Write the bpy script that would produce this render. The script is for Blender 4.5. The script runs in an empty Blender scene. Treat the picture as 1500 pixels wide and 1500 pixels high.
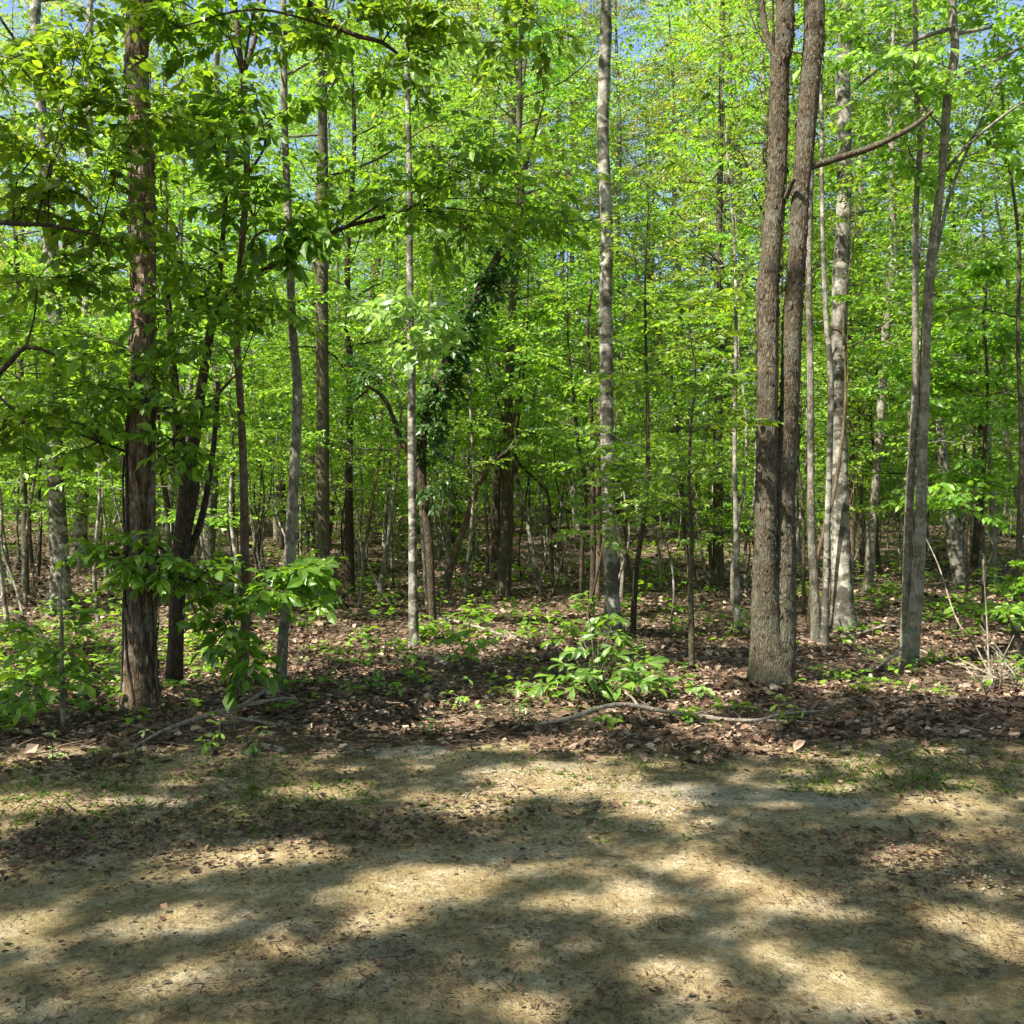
import bpy, math, random
import numpy as np
from mathutils import noise as mnoise, Vector

R = math.radians
scene = bpy.context.scene
col = scene.collection
rng = np.random.default_rng(11)
random.seed(5)

# ------------------------------------------------------------------ camera, light, exposure
CAM_H, F = 1.6, 1500.0
cam_d = bpy.data.cameras.new("camera")
cam = bpy.data.objects.new("camera", cam_d)
col.objects.link(cam)
cam.location = (0, 0, CAM_H)
cam.rotation_euler = (R(90), 0, 0)
cam_d.sensor_fit = 'HORIZONTAL'
cam_d.angle = 2 * math.atan(750.0 / F)
cam_d.clip_end = 3000
cam_d.clip_start = 0.05
scene.camera = cam

SUN_EL = R(52)
SUN_AZ = np.array([-0.80, -0.60])          # horizontal direction towards the sun
SUN_DIR = np.array([SUN_AZ[0] * math.cos(SUN_EL), SUN_AZ[1] * math.cos(SUN_EL), math.sin(SUN_EL)])

world = bpy.data.worlds.new("World")
scene.world = world
world.use_nodes = True
wn = world.node_tree
bg = wn.nodes["Background"]
sky = wn.nodes.new("ShaderNodeTexSky")
sky.sky_type = 'NISHITA'
sky.sun_disc = False
sky.sun_elevation = SUN_EL
sky.sun_rotation = math.atan2(SUN_AZ[0], SUN_AZ[1])
sky.air_density = 1.0
sky.dust_density = 1.6
sky.ozone_density = 1.5
wn.links.new(sky.outputs[0], bg.inputs[0])
bg.inputs[1].default_value = 0.095

sun_d = bpy.data.lights.new("sun", 'SUN')
sun_d.energy = 5.0
sun_d.angle = R(0.53)
sun_d.color = (1.0, 0.94, 0.82)
sun = bpy.data.objects.new("sun", sun_d)
col.objects.link(sun)
sun.rotation_euler = Vector(SUN_DIR).to_track_quat('Z', 'Y').to_euler()
sun.location = (0, 0, 60)

scene.view_settings.view_transform = 'Standard'
scene.view_settings.look = 'None'
scene.view_settings.exposure = 1.57
scene.view_settings.gamma = 1.0
scene.cycles.max_bounces = 8
scene.cycles.diffuse_bounces = 4
scene.cycles.transmission_bounces = 5
scene.cycles.use_denoising = True
scene.cycles.use_adaptive_sampling = False

# ------------------------------------------------------------------ helpers
def nrm(v):
    v = np.asarray(v, float)
    return v / (np.linalg.norm(v, axis=-1, keepdims=True) + 1e-12)


def sstep(a, b, x):
    t = np.clip((x - a) / (b - a), 0, 1)
    return t * t * (3 - 2 * t)


def gz(x, y):
    """Height of the ground."""
    x = np.asarray(x, float); y = np.asarray(y, float)
    t = np.maximum(0, y - 11)
    z = 0.002 * np.minimum(t, 32) ** 2 + 0.06 * np.maximum(0, t - 32)
    f = sstep(6.4, 9.0, y) * (1 - sstep(60, 90, y))
    z = z + f * (0.05 + 0.05 * np.sin(.9 * x + 1.3) * np.sin(.7 * y + .4) + 0.02 * np.sin(2.3 * x + 1.7 * y))
    z = z + (1 - f) * 0.008 * np.sin(1.1 * x + .5) * np.sin(1.5 * y)
    return z


def ground_hit(px, py):
    """Distance at which the pixel (px, py) of the 1500-pixel photograph meets the ground."""
    d = np.linspace(2.0, 90, 8801)
    z = CAM_H - (py - 750) / F * d
    g = gz((px - 750) / F * d, d)
    k = np.argmax(z <= g)
    return float(d[k])


def P(px, py, d):
    return np.array([(px - 750) / F * d, d, CAM_H - (py - 750) / F * d])


def G(px, py):
    d = ground_hit(px, py)
    return P(px, py, d)


class Geo:
    """Collects vertices and faces (tri / quad) with material indices and builds ONE mesh."""
    def __init__(s):
        s.V = []; s.T = []; s.Q = []; s.tm = []; s.qm = []; s.n = 0
    def add(s, V, T=None, Q=None, m=0):
        V = np.asarray(V, float).reshape(-1, 3)
        if T is not None and len(T):
            T = np.asarray(T, int).reshape(-1, 3); s.T.append(T + s.n); s.tm.append(np.full(len(T), m))
        if Q is not None and len(Q):
            Q = np.asarray(Q, int).reshape(-1, 4); s.Q.append(Q + s.n); s.qm.append(np.full(len(Q), m))
        s.V.append(V); s.n += len(V)
    def mesh(s, name, mats, origin=(0, 0, 0), smooth=True):
        me = bpy.data.meshes.new(name)
        V = np.concatenate(s.V) - np.asarray(origin, float)
        T = np.concatenate(s.T) if s.T else np.zeros((0, 3), int)
        Q = np.concatenate(s.Q) if s.Q else np.zeros((0, 4), int)
        mi = np.concatenate([*s.tm, *s.qm]) if (s.tm or s.qm) else np.zeros(0)
        loops = np.concatenate([T.ravel(), Q.ravel()]).astype(np.int32)
        starts = np.concatenate([np.arange(len(T)) * 3, len(T) * 3 + np.arange(len(Q)) * 4]).astype(np.int32)
        me.vertices.add(len(V)); me.vertices.foreach_set("co", V.astype(np.float32).ravel())
        me.loops.add(len(loops)); me.loops.foreach_set("vertex_index", loops)
        me.polygons.add(len(starts)); me.polygons.foreach_set("loop_start", starts)
        me.polygons.foreach_set("material_index", mi.astype(np.int32))
        me.polygons.foreach_set("use_smooth", np.full(len(starts), smooth))
        for m in mats: me.materials.append(m)
        me.update(calc_edges=True)
        me.validate()
        return me


def link(name, me, parent=None, loc=None):
    o = bpy.data.objects.new(name, me)
    col.objects.link(o)
    if parent is not None: o.parent = parent
    if loc is not None: o.location = loc
    return o


def tag(o, label=None, cat=None, group=None, kind=None):
    if label: o["label"] = label
    if cat: o["category"] = cat
    if group: o["group"] = group
    if kind: o["kind"] = kind
    return o


def empty(name, loc, label, cat, group=None):
    o = bpy.data.objects.new(name, None)
    o.empty_display_size = 0.2
    col.objects.link(o); o.location = loc
    return tag(o, label, cat, group)


# ------------------------------------------------------------------ materials
def new_mat(name):
    m = bpy.data.materials.new(name); m.use_nodes = True
    nt = m.node_tree; nt.nodes.clear()
    out = nt.nodes.new("ShaderNodeOutputMaterial")
    return m, nt, out


def ramp(nt, fac, stops, interp='LINEAR'):
    r = nt.nodes.new("ShaderNodeValToRGB"); r.color_ramp.interpolation = interp
    e = r.color_ramp.elements
    while len(e) < len(stops): e.new(0.5)
    for k, (p, c) in enumerate(stops):
        e[k].position = p; e[k].color = (*c, 1)
    nt.links.new(fac, r.inputs[0])
    return r.outputs[0]


def mixc(nt, fac, a, b, mode='MIX'):
    n = nt.nodes.new("ShaderNodeMix"); n.data_type = 'RGBA'; n.blend_type = mode
    for s, v in ((n.inputs[0], fac), (n.inputs[6], a), (n.inputs[7], b)):
        if isinstance(v, (int, float)): s.default_value = v
        elif isinstance(v, tuple): s.default_value = (*v, 1)
        else: nt.links.new(v, s)
    return n.outputs[2]


def math_n(nt, op, a, b=None, clamp=False):
    n = nt.nodes.new("ShaderNodeMath"); n.operation = op; n.use_clamp = clamp
    for s, v in ((n.inputs[0], a), (n.inputs[1], b)):
        if v is None: continue
        if isinstance(v, (int, float)): s.default_value = v
        else: nt.links.new(v, s)
    return n.outputs[0]


def noise_n(nt, vec, scale, detail=4, rough=.55, out=0):
    n = nt.nodes.new("ShaderNodeTexNoise")
    n.inputs["Scale"].default_value = scale; n.inputs["Detail"].default_value = detail
    n.inputs["Roughness"].default_value = rough
    if vec is not None: nt.links.new(vec, n.inputs["Vector"])
    return n.outputs[out]


def voro_n(nt, vec, scale, feature='F1', out="Distance"):
    n = nt.nodes.new("ShaderNodeTexVoronoi"); n.feature = feature
    n.inputs["Scale"].default_value = scale
    if vec is not None: nt.links.new(vec, n.inputs["Vector"])
    return n.outputs[out]


def coords(nt, scale=(1, 1, 1), loc=None):
    tc = nt.nodes.new("ShaderNodeTexCoord")
    mp = nt.nodes.new("ShaderNodeMapping")
    mp.inputs["Scale"].default_value = scale
    nt.links.new(tc.outputs["Object"], mp.inputs[0])
    return mp.outputs[0]


def bump_n(nt, h, strength, dist):
    b = nt.nodes.new("ShaderNodeBump"); b.inputs["Strength"].default_value = strength
    b.inputs["Distance"].default_value = dist
    nt.links.new(h, b.inputs["Height"])
    return b.outputs[0]


def leaf_mat(name, refl, trans, gloss=.05, rough=.38, spread=1.0):
    """Thin leaf: reflected and transmitted light, slight sheen; hue differs leaf by leaf and plant by plant."""
    m, nt, out = new_mat(name)
    geo = nt.nodes.new("ShaderNodeNewGeometry")
    oi = nt.nodes.new("ShaderNodeObjectInfo")
    isl = geo.outputs["Random Per Island"]
    def var(c):
        a = tuple(v * (1 - .42 * spread) for v in c)
        b = (c[0] * (1 + .55 * spread), c[1] * (1 + .32 * spread), c[2] * (1 + .1 * spread))
        x = ramp(nt, isl, [(0, a), (.55, c), (1, b)])
        hs = nt.nodes.new("ShaderNodeHueSaturation")
        hs.inputs["Saturation"].default_value = 1.0
        nt.links.new(math_n(nt, 'ADD', math_n(nt, 'MULTIPLY', oi.outputs["Random"], .022), .490), hs.inputs["Hue"])
        nt.links.new(math_n(nt, 'ADD', math_n(nt, 'MULTIPLY', oi.outputs["Random"], .35), .82), hs.inputs["Value"])
        nt.links.new(x, hs.inputs["Color"])
        return hs.outputs[0]
    d = nt.nodes.new("ShaderNodeBsdfDiffuse"); nt.links.new(var(refl), d.inputs[0])
    t = nt.nodes.new("ShaderNodeBsdfTranslucent"); nt.links.new(var(trans), t.inputs[0])
    ad = nt.nodes.new("ShaderNodeAddShader")
    nt.links.new(d.outputs[0], ad.inputs[0]); nt.links.new(t.outputs[0], ad.inputs[1])
    g = nt.nodes.new("ShaderNodeBsdfGlossy"); g.inputs["Roughness"].default_value = rough
    g.inputs[0].default_value = (1, 1, 1, 1)
    mx = nt.nodes.new("ShaderNodeMixShader"); mx.inputs[0].default_value = gloss
    nt.links.new(ad.outputs[0], mx.inputs[1]); nt.links.new(g.outputs[0], mx.inputs[2])
    nt.links.new(mx.outputs[0], out.inputs[0])
    return m


def bark_mat(name, light, mid, dark, scale=14, stretch=.22, bump=.7, blotch=None, blotch_amt=.5, moss=0.0, warp_amt=.16, thr=.5):
    """Bark: stretched plates and cracks, blotches of lichen, bump."""
    m, nt, out = new_mat(name)
    tc = nt.nodes.new("ShaderNodeTexCoord"); oi = nt.nodes.new("ShaderNodeObjectInfo")
    off = nt.nodes.new("ShaderNodeVectorMath"); off.operation = 'ADD'
    cmb = nt.nodes.new("ShaderNodeCombineXYZ")
    nt.links.new(math_n(nt, 'MULTIPLY', oi.outputs["Random"], 37.0), cmb.inputs[2])
    nt.links.new(math_n(nt, 'MULTIPLY', oi.outputs["Random"], 11.0), cmb.inputs[0])
    nt.links.new(tc.outputs["Object"], off.inputs[0]); nt.links.new(cmb.outputs[0], off.inputs[1])
    mp = nt.nodes.new("ShaderNodeMapping"); mp.inputs["Scale"].default_value = (1, 1, stretch)
    nt.links.new(off.outputs[0], mp.inputs[0])
    v = mp.outputs[0]
    warp = nt.nodes.new("ShaderNodeVectorMath"); warp.operation = 'ADD'
    wz = nt.nodes.new("ShaderNodeVectorMath"); wz.operation = 'SCALE'; wz.inputs[3].default_value = warp_amt
    nt.links.new(noise_n(nt, v, 9, 3, out=1), wz.inputs[0])
    nt.links.new(v, warp.inputs[0]); nt.links.new(wz.outputs[0], warp.inputs[1])
    crack = voro_n(nt, warp.outputs[0], scale, 'DISTANCE_TO_EDGE')
    crack = math_n(nt, 'MULTIPLY', crack, 3.2, True)
    mp3 = nt.nodes.new('ShaderNodeMapping'); mp3.inputs['Scale'].default_value = (1, 1, min(1, stretch * 2)); nt.links.new(off.outputs[0], mp3.inputs[0])
    fine = noise_n(nt, mp3.outputs[0], scale * 2.2, 6, .7)
    big = noise_n(nt, off.outputs[0], 2.6, 3, .6)
    h = math_n(nt, 'ADD', math_n(nt, 'MULTIPLY', crack, .45), math_n(nt, 'MULTIPLY', fine, .85))
    c = ramp(nt, h, [(.25, dark), (.58, mid), (.98, light)])
    c = mixc(nt, math_n(nt, 'MULTIPLY', ramp(nt, big, [(.42, (0, 0, 0)), (.62, (1, 1, 1))]), .55), c, mixc(nt, 1.0, c, (1.45, 1.42, 1.38), 'MULTIPLY'))
    if blotch:
        mp2 = nt.nodes.new("ShaderNodeMapping"); mp2.inputs["Scale"].default_value = (1, 1, 1.6)
        nt.links.new(off.outputs[0], mp2.inputs[0])
        bl = noise_n(nt, mp2.outputs[0], 4.5, 5, .62)
        c = mixc(nt, math_n(nt, 'MULTIPLY', ramp(nt, bl, [(thr, (0, 0, 0)), (thr + .07, (1, 1, 1))]), blotch_amt), c, blotch)
    if moss:
        sx = nt.nodes.new("ShaderNodeSeparateXYZ"); nt.links.new(tc.outputs["Object"], sx.inputs[0])
        low = math_n(nt, 'SUBTRACT', 1.0, math_n(nt, 'MULTIPLY', sx.outputs[2], .55), True)
        ms = math_n(nt, 'MULTIPLY', ramp(nt, noise_n(nt, off.outputs[0], 7, 5, .6), [(.42, (0, 0, 0)), (.62, (1, 1, 1))]), low)
        c = mixc(nt, math_n(nt, 'MULTIPLY', ms, moss), c, (.11, .125, .07))
    b = nt.nodes.new("ShaderNodeBsdfPrincipled")
    b.inputs["Roughness"].default_value = .9
    b.inputs["Specular IOR Level"].default_value = .15
    nt.links.new(c, b.inputs["Base Color"])
    nt.links.new(bump_n(nt, h, bump, .02), b.inputs["Normal"])
    nt.links.new(b.outputs[0], out.inputs[0])
    return m


def simple_mat(name, stops, rough=.9, island=True, scale=30, trans=0.0):
    m, nt, out = new_mat(name)
    if island:
        geo = nt.nodes.new("ShaderNodeNewGeometry"); f = geo.outputs["Random Per Island"]
    else:
        f = noise_n(nt, coords(nt), scale, 5, .6)
    c = ramp(nt, f, stops)
    if island:
        n2 = noise_n(nt, coords(nt), 60, 3)
        c = mixc(nt, .5, c, mixc(nt, 1.0, c, ramp(nt, n2, [(.3, (.45, .45, .45)), (.7, (1.5, 1.5, 1.5))]), 'MULTIPLY'))
    b = nt.nodes.new("ShaderNodeBsdfPrincipled"); b.inputs["Roughness"].default_value = rough
    b.inputs["Specular IOR Level"].default_value = .25
    nt.links.new(c, b.inputs["Base Color"])
    nt.links.new(b.outputs[0], out.inputs[0])
    return m


M = {}
M["leaf_spring"] = leaf_mat("leaf_spring", (.090, .162, .020), (.172, .288, .022), gloss=.03, rough=.45, spread=1.1)
M["leaf_mid"] = leaf_mat("leaf_mid", (.070, .142, .014), (.155, .270, .012), gloss=.03, rough=.45, spread=1.2)
M["leaf_deep"] = leaf_mat("leaf_deep", (.052, .120, .012), (.120, .245, .010), gloss=.03, rough=.45, spread=1.2)
M["leaf_yellow"] = leaf_mat("leaf_yellow", (.130, .160, .028), (.245, .275, .028), gloss=.03, rough=.45, spread=1.1)
M["leaf_dark"] = leaf_mat("leaf_dark", (.026, .060, .010), (.03, .075, .006), gloss=.04, rough=.45)
M["leaf_pale"] = leaf_mat("leaf_pale", (.12, .19, .05), (.18, .29, .05), gloss=.05)
M["leaf_shrub"] = leaf_mat("leaf_shrub", (.070, .150, .022), (.13, .27, .018), gloss=.035, rough=.45)
M["bark_shaggy"] = bark_mat("bark_shaggy", (.265, .205, .15), (.145, .102, .069), (.022, .015, .011), 17, .22, 1.0, (.24, .225, .19), .7, thr=.52, warp_amt=.25)
M["bark_plated"] = bark_mat("bark_plated", (.155, .128, .092), (.088, .070, .048), (.016, .012, .009), 30, .30, 1.0, (.14, .135, .105), .6, moss=.6, warp_amt=.22)
M["bark_pale"] = bark_mat("bark_pale", (.36, .34, .295), (.235, .22, .185), (.095, .088, .068), 8, .7, .5, (.06, .056, .04), .9, thr=.47)
M["bark_grey"] = bark_mat("bark_grey", (.24, .22, .175), (.14, .125, .098), (.045, .039, .030), 22, .4, .7, (.31, .29, .24), .6, moss=.5)
M["bark_olive"] = bark_mat("bark_olive", (.115, .103, .064), (.07, .062, .038), (.028, .023, .016), 26, .4, .7, (.14, .13, .09), .4)
M["bark_dark"] = bark_mat("bark_dark", (.09, .072, .050), (.05, .039, .027), (.016, .012, .009), 24, .4, .7)
M["bark_red"] = bark_mat("bark_red", (.15, .105, .072), (.095, .063, .042), (.038, .024, .017), 30, .4, .4, (.16, .14, .105), .5)
M["dead_wood"] = bark_mat("dead_wood", (.38, .33, .27), (.25, .215, .17), (.09, .07, .05), 30, .3, .5, (.15, .135, .11), .5)
M["dead_leaf"] = simple_mat("dead_leaf", [(0, (.045, .027, .018)), (.4, (.115, .070, .045)), (.75, (.215, .143, .097)), (1, (.42, .32, .235))], .8)
M["debris"] = simple_mat("debris", [(0, (.04, .026, .018)), (.5, (.10, .06, .038)), (1, (.22, .14, .09))], .9)
M["gravel"] = simple_mat("gravel", [(0, (.12, .10, .08)), (.5, (.27, .24, .19)), (1, (.42, .38, .32))], .9)
M["grass"] = leaf_mat("grass_blade", (.07, .105, .02), (.07, .11, .012), gloss=.03)


def litter_mat():
    m, nt, out = new_mat("leaf_litter_soil")
    v = coords(nt)
    wv = nt.nodes.new("ShaderNodeVectorMath"); wv.operation = 'ADD'
    ws = nt.nodes.new("ShaderNodeVectorMath"); ws.operation = 'SCALE'; ws.inputs[3].default_value = .06
    nt.links.new(noise_n(nt, v, 14, 3, out=1), ws.inputs[0]); nt.links.new(v, wv.inputs[0]); nt.links.new(ws.outputs[0], wv.inputs[1])
    cellc = voro_n(nt, wv.outputs[0], 15, 'F1', "Color")
    cell = voro_n(nt, wv.outputs[0], 15, 'F1', "Distance")
    sp = nt.nodes.new("ShaderNodeSeparateColor"); nt.links.new(cellc, sp.inputs[0])
    c = ramp(nt, sp.outputs[0], [(0, (.06, .038, .024)), (.4, (.135, .09, .058)), (.75, (.23, .165, .11)), (1, (.36, .28, .20))])
    c = mixc(nt, ramp(nt, cell, [(.35, (0, 0, 0)), (.8, (.8, .8, .8))]), c, (.035, .023, .016))
    big = noise_n(nt, v, .8, 4, .6)
    c = mixc(nt, math_n(nt, 'MULTIPLY', ramp(nt, big, [(.45, (0, 0, 0)), (.62, (1, 1, 1))]), .55), c, (.07, .065, .03))
    b = nt.nodes.new("ShaderNodeBsdfPrincipled"); b.inputs["Roughness"].default_value = .92
    b.inputs["Specular IOR Level"].default_value = .2
    nt.links.new(c, b.inputs["Base Color"])
    h = math_n(nt, 'ADD', math_n(nt, 'MULTIPLY', cell, -.8), noise_n(nt, v, 40, 4))
    nt.links.new(bump_n(nt, h, .9, .04), b.inputs["Normal"])
    nt.links.new(b.outputs[0], out.inputs[0])
    return m


def dirt_mat():
    m, nt, out = new_mat("sandy_dirt")
    v = coords(nt)
    n1 = noise_n(nt, v, .9, 5, .6); n2 = noise_n(nt, v, 4.5, 5, .65); n3 = noise_n(nt, v, 38, 5, .7)
    n4 = noise_n(nt, v, 150, 3, .7)
    c = ramp(nt, n2, [(.28, (.25, .175, .09)), (.5, (.42, .325, .178)), (.72, (.64, .54, .375))])
    # thin moss, increased to give the dirt the olive tone of shade
    c = mixc(nt, math_n(nt, 'MULTIPLY', ramp(nt, n1, [(.42, (0, 0, 0)), (.66, (1, 1, 1))]), .55), c, (.215, .185, .075))
    # grey gravelly patches
    n5 = noise_n(nt, coords(nt, (1, 1.6, 1)), .62, 3, .5)
    c = mixc(nt, math_n(nt, 'MULTIPLY', ramp(nt, n5, [(.56, (0, 0, 0)), (.68, (1, 1, 1))]), .6), c, (.42, .40, .35))
    # crumbs of old leaves trodden in
    crumb = ramp(nt, noise_n(nt, v, 24, 8, .8), [(.52, (0, 0, 0)), (.60, (1, 1, 1))])
    fleck = ramp(nt, noise_n(nt, coords(nt, (1.0, .55, 1)), 62, 4, .75), [(.55, (0, 0, 0)), (.61, (1, 1, 1))])
    patch = ramp(nt, noise_n(nt, v, 1.7, 4, .6), [(.38, (.1, .1, .1)), (.62, (1, 1, 1))])
    c = mixc(nt, math_n(nt, 'MULTIPLY', math_n(nt, 'MULTIPLY', crumb, patch), .85), c, (.105, .072, .044))
    c = mixc(nt, math_n(nt, 'MULTIPLY', math_n(nt, 'MULTIPLY', fleck, ramp(nt, noise_n(nt, v, 2.6, 4, .65), [(.36, (.25, .25, .25)), (.6, (1, 1, 1))])), .9), c, (.07, .05, .032))
    c = mixc(nt, .65, c, mixc(nt, 1.0, c, ramp(nt, n3, [(.3, (.45, .42, .38)), (.7, (1.4, 1.4, 1.4))]), 'MULTIPLY'))
    c = mixc(nt, .5, c, mixc(nt, 1.0, c, ramp(nt, n4, [(.3, (.6, .6, .6)), (.7, (1.35, 1.35, 1.35))]), 'MULTIPLY'))
    b = nt.nodes.new("ShaderNodeBsdfPrincipled"); b.inputs["Roughness"].default_value = .95
    b.inputs["Specular IOR Level"].default_value = .15
    nt.links.new(c, b.inputs["Base Color"])
    h = math_n(nt, 'ADD', math_n(nt, 'MULTIPLY', n2, .6), math_n(nt, 'ADD', math_n(nt, 'MULTIPLY', n3, .5), math_n(nt, 'MULTIPLY', n4, .25)))
    nt.links.new(bump_n(nt, h, 1.0, .05), b.inputs["Normal"])
    nt.links.new(b.outputs[0], out.inputs[0])
    return m


M["litter"] = litter_mat(); M["dirt"] = dirt_mat()

# ------------------------------------------------------------------ ground and dirt track
def sheet(xs, ys, zf):
    X, Y = np.meshgrid(xs, ys)
    V = np.stack([X, Y, zf(X, Y)], -1).reshape(-1, 3)
    nx, ny = len(xs), len(ys)
    i = np.arange(nx - 1)[None, :] + nx * np.arange(ny - 1)[:, None]
    Q = np.stack([i, i + 1, i + nx + 1, i + nx], -1).reshape(-1, 4)
    return V, Q

g = Geo()
xs = np.concatenate([[-600, -300, -150, -80], np.arange(-45, 45.1, .25), [80, 150, 300, 600]])
ys = np.concatenate([[-300, -120, -60], np.arange(-30, 0, 1.0), np.arange(0, 14, .15), np.arange(14, 50, .4), [55, 60, 66, 75, 90, 120, 200, 400, 900]])
V, Q = sheet(xs, ys, gz); g.add(V, Q=Q)
tag(link("ground", g.mesh("ground", [M["litter"]])), kind="structure")


def track_edge(x):
    return 6.95 + .16 * np.sin(.8 * x + .4) + .10 * np.sin(2.1 * x + 1) + .06 * np.sin(5.3 * x) + .04 * np.sin(11.7 * x + 2)

g = Geo()
xs = np.arange(-40, 40.01, .1); s = np.concatenate([np.linspace(0, .7, 30, endpoint=False), np.linspace(.7, 1, 80)])
X, S = np.meshgrid(xs, s); Y = -14 + (track_edge(X) + .25 + 14) * S
micro = np.array([mnoise.noise(Vector((a * 2.1, b * 2.6, 0))) + .6 * mnoise.noise(Vector((a * 6, b * 6, 4))) if abs(a) < 6 and b > 1.5 else 0 for a, b in zip(X.ravel(), Y.ravel())]).reshape(X.shape)
Z = gz(X, Y) + .016 + .009 * micro - .036 * sstep(.985, 1.0, S)
V = np.stack([X, Y, Z], -1).reshape(-1, 3); nx = len(xs)
i = np.arange(nx - 1)[None, :] + nx * np.arange(len(s) - 1)[:, None]
g.add(V, Q=np.stack([i, i + 1, i + nx + 1, i + nx], -1).reshape(-1, 4))
tag(link("dirt_track", g.mesh("dirt_track", [M["dirt"]])), kind="structure")

# ------------------------------------------------------------------ tubes (trunks, limbs, twigs)
def smooth_path(pts, rad, step):
    """Catmull-Rom through pts (n,3), radii (n,), resampled about every `step` metres."""
    pts = np.asarray(pts, float); rad = np.asarray(rad, float)
    if len(pts) == 2:
        pts = np.array([pts[0], (pts[0] + pts[1]) / 2, pts[1]]); rad = np.array([rad[0], (rad[0] + rad[1]) / 2, rad[1]])
    A = np.vstack([2 * pts[0] - pts[1], pts, 2 * pts[-1] - pts[-2]])
    Rr = np.concatenate([[rad[0]], rad, [rad[-1]]])
    op, orr = [], []
    for k in range(1, len(A) - 2):
        n = max(1, int(np.linalg.norm(A[k + 1] - A[k]) / step))
        t = np.linspace(0, 1, n, endpoint=False)[:, None]
        p0, p1, p2, p3 = A[k - 1], A[k], A[k + 1], A[k + 2]
        op.append(.5 * ((2 * p1) + (-p0 + p2) * t + (2 * p0 - 5 * p1 + 4 * p2 - p3) * t ** 2 + (-p0 + 3 * p1 - 3 * p2 + p3) * t ** 3))
        orr.append(Rr[k] + (Rr[k + 1] - Rr[k]) * t[:, 0])
    op.append(A[-2][None]); orr.append([Rr[-2]])
    return np.concatenate(op), np.concatenate(orr)


def tube(g, pts, rad, sides=6, rough=0.0, freq=1.0, m=0, seed=0, flare=0.0, cap=True):
    pts = np.asarray(pts, float); rad = np.asarray(rad, float); n = len(pts)
    tan = nrm(np.gradient(pts, axis=0))
    ref = np.array([0, 1.0, 0]) if abs(tan[0][1]) < .8 else np.array([1.0, 0, 0])
    U = nrm(np.cross(tan, ref)); W = np.cross(tan, U)
    a = np.linspace(0, 2 * math.pi, sides, endpoint=False)
    ca, sa = np.cos(a), np.sin(a)
    rr = np.repeat(rad[:, None], sides, 1)
    if flare:
        h = np.concatenate([[0], np.cumsum(np.linalg.norm(np.diff(pts, axis=0), axis=1))])
        lob = .55 + .45 * np.cos(a * 4 + seed) * np.cos(a * 1.5 + seed * 2)
        rr *= 1 + flare * np.exp(-h / (rad[0] * 1.6))[:, None] * lob[None, :]
    if rough:
        N = np.empty((n, sides))
        for i in range(n):
            z = pts[i][2]
            for j in range(sides):
                x, y = ca[j], sa[j]
                N[i, j] = (mnoise.noise(Vector((x * 2.2 * freq + seed, y * 2.2 * freq, z * 1.1 * freq)))
                           + .8 * mnoise.noise(Vector((x * 6 * freq, y * 6 * freq + seed, z * 2.6 * freq)))
                           + .5 * mnoise.noise(Vector((x * 13 * freq, y * 13 * freq, z * 7 * freq + seed))))
        rr *= 1 + rough * N
    V = pts[:, None, :] + rr[:, :, None] * (ca[None, :, None] * U[:, None, :] + sa[None, :, None] * W[:, None, :])
    i = np.arange(n - 1)[:, None] * sides; j = np.arange(sides)[None, :]; j2 = (j + 1) % sides
    Q = np.stack([i + j, i + j2, i + sides + j2, i + sides + j], -1).reshape(-1, 4)
    V = V.reshape(-1, 3)
    if cap:
        V = np.vstack([V, pts[-1] + tan[-1] * rad[-1] * .5])
        k = len(V) - 1; b = (n - 1) * sides
        T = [(b + q, b + (q + 1) % sides, k) for q in range(sides)]
        g.add(V, T=T, Q=Q, m=m)
    else:
        g.add(V, Q=Q, m=m)


def twig_wood(g, P0, P1, r):
    """Many straight three-sided twigs at once."""
    P0 = np.asarray(P0); P1 = np.asarray(P1); n = len(P0)
    if n == 0: return
    t = nrm(P1 - P0); ref = np.where(np.abs(t[:, 2:3]) < .9, np.array([[0, 0, 1.0]]), np.array([[1.0, 0, 0]]))
    U = nrm(np.cross(t, ref)); W = np.cross(t, U)
    r = np.broadcast_to(np.asarray(r, float), (n,))[:, None]
    V = np.empty((n, 6, 3))
    for k in range(3):
        a = k * 2.0944; o = math.cos(a) * U + math.sin(a) * W
        V[:, k] = P0 + o * r; V[:, 3 + k] = P1 + o * r * .5
    b = (np.arange(n) * 6)[:, None]
    Q = np.concatenate([b + np.array([[0, 1, 4, 3]]), b + np.array([[1, 2, 5, 4]]), b + np.array([[2, 0, 3, 5]])])
    g.add(V.reshape(-1, 3), Q=Q)

# ------------------------------------------------------------------ leaves
# template: rows (along axis, across, lift); tri faces
DIAMOND = (np.array([(0, 0, 0), (.42, .30, .07), (1, 0, -.10), (.42, -.30, .07)]), np.array([(0, 2, 1), (0, 3, 2)]))
OVATE = (np.array([(0, 0, 0), (.20, .22, .06), (.55, .27, .05), (1, 0, -.16), (.55, -.27, .05), (.20, -.22, .06), (.45, 0, 0)]),
         np.array([(0, 6, 1), (1, 6, 2), (2, 6, 3), (3, 6, 4), (4, 6, 5), (5, 6, 0)]))
LOBED = (np.array([(0, 0, 0), (.10, .34, .03), (.34, .28, .04), (.52, .50, 0), (.66, .20, .03), (1, 0, -.14), (.66, -.20, .03), (.52, -.50, 0), (.34, -.28, .04), (.10, -.34, .03), (.4, 0, 0)]),
         np.array([(0, 10, 1), (1, 10, 2), (2, 10, 3), (3, 10, 4), (4, 10, 5), (5, 10, 6), (6, 10, 7), (7, 10, 8), (8, 10, 9), (9, 10, 0)]))
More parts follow.
